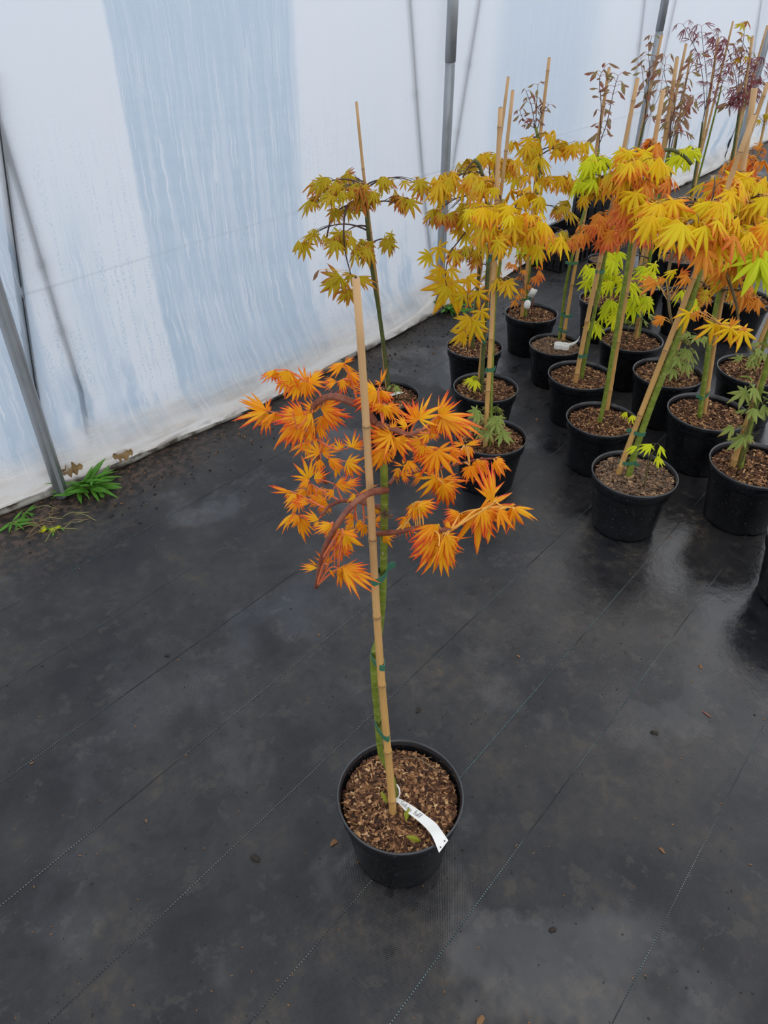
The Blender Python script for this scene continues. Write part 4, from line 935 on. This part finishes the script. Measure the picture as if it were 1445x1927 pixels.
r16, o16, y16, p16 = tree('maple pot under the brightest yellow leaves near the right edge', (1399, 560, 104), 1, ((1405, 560), (1470, 230)), (.0085, .007), [(1410, 560), (1425, 480), (1440, 400)], (.008, .006), 'trunk', seed=24)
basal(r16, o16, [(1390, 545), (1405, 552)], y16, 3, .04, 'green', seed=25)
r17, o17, y17, p17 = tree('brown-leaved sapling in the pot below coral leaves, behind the lime maple', (1206, 530, 95), 2, ((1199, 530), (1292, 82)), (.0085, .006),
     [(1206, 530), (1215, 480), (1228, 420), (1246, 340), (1258, 280)], (.0075, .0055), 'trunk',
     shoots=[dict(path=[(1266, 235), (1285, 175), (1300, 125), (1312, 105)], key='brown', size=.045, n=7), dict(path=[(1260, 250), (1262, 190), (1250, 140), (1253, 110)], key='brown', size=.045, n=7), dict(path=[(1268, 240), (1288, 205), (1300, 190)], key='brown', size=.045, n=5), dict(path=[(1262, 260), (1275, 250), (1290, 255)], key='brown', size=.045, n=4)], seed=26)
r18, o18, y18, p18 = tree('purple cut-leaved maple in the pot behind the drooping grey limb', (1277, 484, 76), 2, ((1285, 482), (1353, 71)), (.0085, .006),
     [(1282, 482), (1290, 430), (1300, 370), (1315, 280), (1322, 230)], (.0075, .005), 'trunk_dark',
     shoots=[dict(path=[(1328, 200), (1330, 150), (1322, 80), (1320, 50)], key='purple', size=.045, n=7), dict(path=[(1330, 190), (1345, 130), (1340, 80), (1350, 60)], key='purple', size=.045, n=7), dict(path=[(1326, 200), (1318, 120), (1298, 70), (1285, 46)], key='purple', size=.045, n=7), dict(path=[(1330, 200), (1350, 180), (1365, 165)], key='purple', size=.04, n=5)], seed=27)
r19, o19, y19, p19 = tree('sapling pot with a long white strip over its rim, by the floor edge beyond', (1240, 451, 72), 1, ((1238, 448), (1300, 95)), (.007, .005), [(1243, 448), (1250, 400), (1262, 330), (1275, 250)], (.007, .005), 'trunk_dark',
     shoots=[dict(path=[(1278, 230), (1282, 180), (1290, 150)], key='brown', size=.045, n=5)], seed=28)
m = MB(); a, b = fl(1204, 449, .185) - o19, fl(1239, 436, .205) - o19; u = (b - a).normalized(); v = u.cross(Vector((0, 0, 1))).normalized()
sp = smooth_path([a, a.lerp(b, .3) + Vector((0, 0, .004)), a.lerp(b, .7) + Vector((0, 0, .004)), b], 8); vs_ = []
up = (Vector((0, 0, .8)) - v * .4)
for p in sp: vs_ += [p + up * .026, p - up * .026, p + up * .026 + v * .0015, p - up * .026 + v * .0015]
m.add(vs_, [f for i in range(8) for f in ((4 * i, 4 * i + 1, 4 * i + 5, 4 * i + 4), (4 * i + 2, 4 * i + 6, 4 * i + 7, 4 * i + 3), (4 * i, 4 * i + 4, 4 * i + 6, 4 * i + 2), (4 * i + 1, 4 * i + 3, 4 * i + 7, 4 * i + 5))])
link('white_strip', m.mesh('white_strip', [M['tag']], False), r19)
r20, o20, y20, p20 = tree('small brown-leaved sapling standing beside the stacked black crates', (1140, 487, 66), 2, ((1155, 484), (1246, 65)), (.0085, .006), [(1148, 487), (1160, 430), (1180, 350), (1203, 270), (1212, 230)], (.0075, .005), 'trunk_dark',
     shoots=[dict(path=[(1218, 180), (1222, 130), (1220, 95), (1226, 70)], key='brown', size=.04, n=8, **{'from': 4}), dict(path=[(1216, 200), (1210, 150), (1206, 110)], key='brown', size=.045, n=6), dict(path=[(1215, 230), (1240, 180), (1248, 135)], key='brown', size=.045, n=5)], seed=29)
r21, o21, y21, p21 = tree('pot almost hidden under the lowest lime leaves', (1141, 562, 100), 1, ((1150, 558), (1182, 330)), (.007, .0055), [(1144, 562), (1158, 480), (1174, 400)], (.007, .0055), 'trunk_dark', seed=30)
r23, o23, y23, p23 = tree('purple-brown maple in a pot wholly shaded by gold foliage, right of centre in the crowd', (1355, 520, 92), 1, ((1350, 518), (1415, 68)), (.0085, .006), [(1345, 520), (1355, 440), (1372, 330), (1385, 250), (1392, 200)], (.008, .0055), 'trunk_dark',
     shoots=[dict(path=[(1388, 190), (1385, 150), (1372, 100), (1365, 80)], key='purple', size=.05, n=8), dict(path=[(1392, 190), (1400, 150), (1410, 110), (1395, 75)], key='brown', size=.04, n=7), dict(path=[(1392, 190), (1410, 180), (1422, 160)], key='purple', size=.05, n=7), dict(path=[(1386, 200), (1372, 195), (1365, 205)], key='brown', size=.045, n=4), dict(path=[(1390, 150), (1398, 80), (1402, 48)], key='olive', size=.045, n=3), dict(path=[(1390, 200), (1396, 185), (1405, 180)], key='purple', size=.055, n=8)], seed=31)
r26, o26, y26, p26 = tree('maple pot hidden behind the leaning trunk and coral leaves', (1296, 556, 96), 1, ((1300, 553), (1340, 330)), (.007, .006), [(1302, 555), (1315, 480), (1328, 400)], (.008, .006), 'trunk', clusters=[(1330, 520, -.03, 20, 14, 5, 'olive')], seed=32)
r24, o24, y24, p24 = tree('farthest purple-leaved maple whose cane reaches highest at the right', (1296, 379, 60), 1, ((1297, 378), (1380, 40)), (.0085, .006), [(1300, 378), (1318, 320), (1345, 215), (1358, 160)], (.008, .005), 'trunk',
     shoots=[dict(path=[(1360, 150), (1362, 110), (1352, 75)], key='purple', size=.06, n=8), dict(path=[(1362, 150), (1378, 120), (1390, 88)], key='brown', size=.045, n=6)], seed=33)
r25, o25, y25, p25 = tree('far purple maple at the right edge, its cane passing in front of the last hoop', (1338, 405, 66), 1, ((1345, 403), (1444, 48)), (.0085, .006), [(1350, 404), (1370, 330), (1395, 230), (1405, 180)], (.008, .0055), 'trunk',
     shoots=[dict(path=[(1405, 170), (1408, 130), (1400, 100)], key='purple', size=.06, n=8), dict(path=[(1408, 170), (1425, 140), (1435, 110)], key='purple', size=.06, n=8), dict(path=[(1406, 180), (1420, 170), (1438, 150)], key='brown', size=.055, n=6)], seed=34)
r27, o27, y27, p27 = tree('pink-twigged sapling at the right edge in front of the dark far floor', (1400, 372, 62), 1, ((1408, 370), (1462, 120)), (.0085, .007), [(1415, 370), (1425, 300), (1437, 240), (1447, 190)], (.009, .006), 'trunk',
     shoots=[dict(path=[(1422, 310), (1418, 290), (1412, 282)], key='brown', size=.045, n=5), dict(path=[(1424, 300), (1432, 285), (1440, 280)], key='coral', size=.05, n=4), dict(path=[(1438, 230), (1430, 222), (1424, 222)], key='olive', size=.06, n=4)], seed=35)
# pot whose edge just enters at the right
r22, o22, y22, p22 = tree('dark pot only just entering the picture at the right edge of the floor', (1545, 1020, 190), 1, ((1540, 1015), (1640, 500)), (.009, .007), [(1548, 1020), (1580, 900), (1610, 760)], (.009, .007), 'trunk', seed=36)

# ---------------------------------------------------------------- crates
def crate_meshes():
    L, Wd, H_ = .50, .25, .17
    m = MB(); t_ = .006
    for sx in (-1, 1): m.box((sx * (L / 2 - t_ / 2), 0, H_ * .36), t_, Wd, H_ * .72)
    for sy in (-1, 1): m.box((0, sy * (Wd / 2 - t_ / 2), H_ * .36), L, t_, H_ * .72)
    ribs = MB()
    for sy in (-1, 1):
        for i in range(9): ribs.box((lerp(-L / 2 + .01, L / 2 - .01, i / 8), sy * (Wd / 2 + .004), H_ * .5), .012, .012, H_)
        for zz in (.006, H_ * .42, H_ * .70): ribs.box((0, sy * (Wd / 2 + .003), zz), L, .012, .010)
        for k in range(38):
            x = lerp(-L / 2 + .02, L / 2 - .02, k / 37); ribs.box((x, sy * (Wd / 2 - .003), H_ * .82), .007, .006, H_ * .3)
    for sx in (-1, 1):
        for i in range(6): ribs.box((sx * (L / 2 + .004), lerp(-Wd / 2 + .01, Wd / 2 - .01, i / 5), H_ * .5), .012, .012, H_)
        for zz in (.006, H_ * .42, H_ * .70): ribs.box((sx * (L / 2 + .003), 0, zz), .012, Wd, .010)
        for k in range(24):
            y = lerp(-Wd / 2 + .02, Wd / 2 - .02, k / 23); ribs.box((sx * (L / 2 - .003), y, H_ * .82), .006, .007, H_ * .3)
    rim = MB()
    for sx in (-1, 1): rim.box((sx * (L / 2 + .002), 0, H_), .026, Wd + .03, .012)
    for sy in (-1, 1): rim.box((0, sy * (Wd / 2 + .002), H_), L + .03, .026, .012)
    base = MB()
    for k in range(12): base.box((lerp(-L / 2 + .02, L / 2 - .02, k / 11), 0, .008), .016, Wd - .01, .008)
    for k in range(8): base.box((0, lerp(-Wd / 2 + .02, Wd / 2 - .02, k / 7), .009), L - .01, .016, .006)
    cm = [M['crate']]
    return [(n, q.mesh(n, cm, False)) for n, q in (('crate_side', m), ('rib', ribs), ('crate_rim', rim), ('slatted_base', base))]
CR = crate_meshes()
def crate(a, p, z, rot, label):
    r = empty('plastic_crate', W(a, p, z)); r.rotation_euler = (0, 0, -TA + rot)
    for n, me in CR: link(n, me, r, Matrix.Rotation(math.pi / 2, 4, 'Z'))
    tag(r, label, 'crate', 'black stacking crates by the wall')
crate(4.37, -2.20, .006, .0, 'black slatted plastic crate, nearest one on the floor by the wall')
crate(4.92, -2.20, .006, -.03, 'black slatted plastic crate on the floor just beyond the nearest crate')
crate(4.925, -2.20, .187, .0, 'black slatted plastic crate stacked on the far one by the wall')

# ---------------------------------------------------------------- weeds, dead leaves, crumbs
WL = [leaf_mesh('weed_leaf', 'leaf_weed', 1, 0, w_, d_, .0, s_) for w_, d_, s_ in ((.105, .5, 1), (.125, .3, 2), (.09, .8, 3))]
def weed(px, n, size, label, seed, up=(.2, .9), name='weed'):
    R_ = random.Random(seed); b = fl(*px); r = empty(name, b); m = MB()
    ls = []
    for i in range(n):
        el = R_.uniform(*up); d = Vector((-1, 0, 0))
        while d.dot(N) < -.12:
            an = R_.uniform(0, 6.28); d = Vector((math.cos(an) * math.cos(el), math.sin(an) * math.cos(el), math.sin(el)))
        b0 = d * size * .12 + Vector((R_.gauss(0, .16) * size, R_.gauss(0, .12) * size, .006)); sz = size * R_.uniform(.55, 1.1)
        m.tube([Vector((0, 0, 0)), b0], .0012, 4); ls.append((R_.choice(WL), b0, b0 + d * sz, Vector((-d.x * math.sin(el), -d.y * math.sin(el), math.cos(el))) + Vector((0, -.2, .1)), sz))
    link('stem', m.mesh('stem', [M['straw_green']]), r)
    for l in ls: put_leaf(r, *l)
    tag(r, label, 'weed'); return r
weed((162, 918), 50, .105, 'lush green weed clump at the foot of the nearest hoop post', 3, (.15, 1.25))
weed((28, 985), 14, .055, 'small bright green weed near the left edge by the wall foot', 4, (.1, .7))
weed((48, 968), 10, .04, 'tiny green weed sprout touching the wall foot, just behind the small weed', 5, (.1, .8))
weed((842, 582), 30, .13, 'dark green weed growing at the wall foot behind the yellow maples', 6)
R_ = random.Random(8)
b = fl(85, 985); r = empty('dry_weed', b); tag(r, 'tangle of dead brown and pale stems in front of the nearest hoop', 'dead plant')
for k in range(22):
    pts = []; p = Vector((R_.gauss(0, .04), R_.gauss(0, .03), .006)); d = Vector((R_.uniform(-1, 1), R_.uniform(-.6, .3), 0)).normalized()
    for j in range(6):
        pts.append(Vector((p.x, p.y, max(.002, p.z)))); p = p + d * .018 + Vector((0, 0, (.006 if j < 2 else -.006))); d = (d + Vector((R_.gauss(0, .3), R_.gauss(0, .3), 0))).normalized()
    m = MB(); m.tube(smooth_path(pts, 12), .0011, 4); link('stem', m.mesh('stem', [M['straw'] if k % 3 else M['straw_green']]), r)
r0 = r
for k in range(9):
    q = fl(R_.uniform(60, 125), R_.uniform(990, 1005)) - b; an = R_.uniform(0, 6.28); d = Vector((math.cos(an), math.sin(an), .3)) * .028
    put_leaf(r0, LEAF['lime']['c'][0] if k % 2 else WL[0], q + Vector((0, 0, .008)), q + d + Vector((0, 0, .008)), Vector((0, -.2, 1)))
def oak_mesh():
    m = MB(); n = 40; vs_ = []; cs = []
    for i in range(n + 1):
        t_ = i / n; wv = (.05 + .30 * max(0, math.sin(math.pi * min(1, t_ ** 1.2))) ** .8) * (.78 + .30 * math.sin(t_ * 3.5 * 2 * math.pi - .8)) if 0 < t_ < 1 else .012
        for e in (-1, 0, 1): vs_.append((t_, e * wv, .05 * math.sin(t_ * 6) + .10 * abs(e) * math.sin(t_ * 9))); cs.append((t_, abs(e), .5))
    m.add(vs_, [(3 * i + e, 3 * i + 3 + e, 3 * i + 4 + e, 3 * i + 1 + e) for i in range(n) for e in (0, 1)], cs); return m.mesh('oak_leaf', [M['leaf_oak']])
OAK = oak_mesh()
def wall_foot(px, py):
    r = ray(px, py); best = None                      # first meeting of a sight line with the rolled foot of the film
    t_ = 1.6
    while t_ < 5:
        p = r * t_ + Vector((0, 0, CAMH)); a = p.dot(T); q = wall_pt(a, max(.004, p.z))
        if p.dot(N) < q.dot(N) + .006 or p.z < .006: return p
        t_ += .004
    return p
for (x0, y0, x1, y1, lb) in ((156, 876, 116, 890, 'grey-brown dead oak leaf stuck to the wall foot above the green weed clump'), (250, 850, 212, 860, 'tan dead oak leaf lying in the fold of the wall foot')):
    a, b_ = wall_foot(x0, y0), wall_foot(x1, y1); mm = basis(b_ - a, N + Vector((0, 0, .5)), a) @ Matrix.Scale((b_ - a).length, 4)
    o = link('oak_leaf', OAK, None, mm); tag(o, lb, 'dead leaf', 'dead oak leaves')
def clod_mesh(seed):
    import bmesh
    bm = bmesh.new(); bmesh.ops.create_icosphere(bm, subdivisions=2, radius=1.)
    for v in bm.verts: v.co *= 1 + .55 * noise.noise(v.co * 1.6 + Vector((seed, 0, 0))) + .5 * noise.noise(v.co * 3.7 + Vector((0, seed, 0))); v.co.z = max(-.35, v.co.z * .55)
    me = bpy.data.meshes.new('clod'); bm.to_mesh(me); bm.free(); return me
bits = [((315, 1234), .009, 'clod', 'black pebble of soil on the floor left of the cane'), ((787, 1337), .011, 'clod', 'dark soil crumb on the floor behind the foreground pot'), ((480, 1616), .014, 'clod', 'flat muddy clod on the floor left of the foreground pot'),
        ((628, 1586), .011, 'dry', 'curled tan scrap beside the left rim of the foreground pot'), ((1245, 1600), .008, 'dry', 'orange-brown bud scale on the open floor at right'), ((1040, 1750), .009, 'clod', 'dark brown seed scrap on the lower right floor'),
        ((1318, 1255), .009, 'dry', 'curled brown leaf scrap on the wet floor at right'), ((1230, 1379), .011, 'clod', 'small dark winged scrap on the floor right of the pot'), ((903, 1921), .012, 'dry', 'tan leaf scrap at the bottom edge of the picture'),
        ((208, 830 + 142), .009, 'clod', 'black crumb on the soily floor below the weed clump'), ((264, 984), .006, 'clod', 'tiny black crumb on the floor right of the weed clump'), ((600, 1535 - 340), .005, 'dry', 'tiny tan crumb under the orange branches'),
        ((525, 829), .009, 'clod', 'dark scrap on the floor near the wall behind the orange leaves'), ((1010, 790), .011, 'dry', 'pale scrap on the dark floor between the pot rows'), ((975, 1235), .006, 'dry', 'pale crumb on the floor in front of the orange leaves'), ((60, 1436), .005, 'dry', 'orange crumb on the floor at the left edge'), ((275, 1545), .005, 'dry', 'small orange crumb on the lower left floor')]
for i, ((x, y), sz, mt, lb) in enumerate(bits):
    me = clod_mesh(i * 3.1); me.materials.append(M[mt]); p = fl(x, y)
    o = link('soil_clod' if mt == 'clod' else 'dry_scrap', me, None, Matrix.Translation(p + Vector((0, 0, sz * .19))) @ Matrix.Rotation(i * 1.3, 4, 'Z') @ Matrix.Diagonal((sz * .85, sz * .5, sz * .6, 1)))
    tag(o, lb, 'debris')
m = MB(); a, b_ = fl(1321, 1339), fl(1337, 1350); m.tube([Vector((0, 0, .0015)), (b_ - a) * .5 + Vector((0, 0, .003)), b_ - a + Vector((0, 0, .0012))], .0013, 5)
o = link('red_twig', m.mesh('red_twig', [M['petiole_rose']])); o.location = a; tag(o, 'short reddish twig lying on the floor at right', 'debris')
R_ = random.Random(44); m = MB()
for i in range(900):
    a = R_.uniform(.3, 5.); off = abs(R_.gauss(0, .16)) + .0; p = rail_p(a) + .035 + off
    sz = R_.uniform(.0015, .0055); m.box(W(a, p, sz * .4), sz, sz * R_.uniform(.5, 2), sz * .8, Matrix.Rotation(R_.uniform(0, 3), 3, 'Z'), (0, 0, 0), 0 if R_.random() < .75 else 1)
for i in range(420):
    x, y = R_.uniform(0, 1445), R_.uniform(1000, 1927); p = fl(x, y); sz = R_.uniform(.0008, .0022)
    m.box((p.x, p.y, sz * .4), sz, sz * R_.uniform(.6, 3), sz * .8, Matrix.Rotation(R_.uniform(0, 3), 3, 'Z'), (0, 0, 0), 0 if R_.random() < .6 else 1)
o = link('soil_crumbs', m.mesh('soil_crumbs', [M['clod'], M['dry']], False)); tag(o, 'scattered crumbs of soil and bark on the fabric floor', 'debris', kind='stuff')
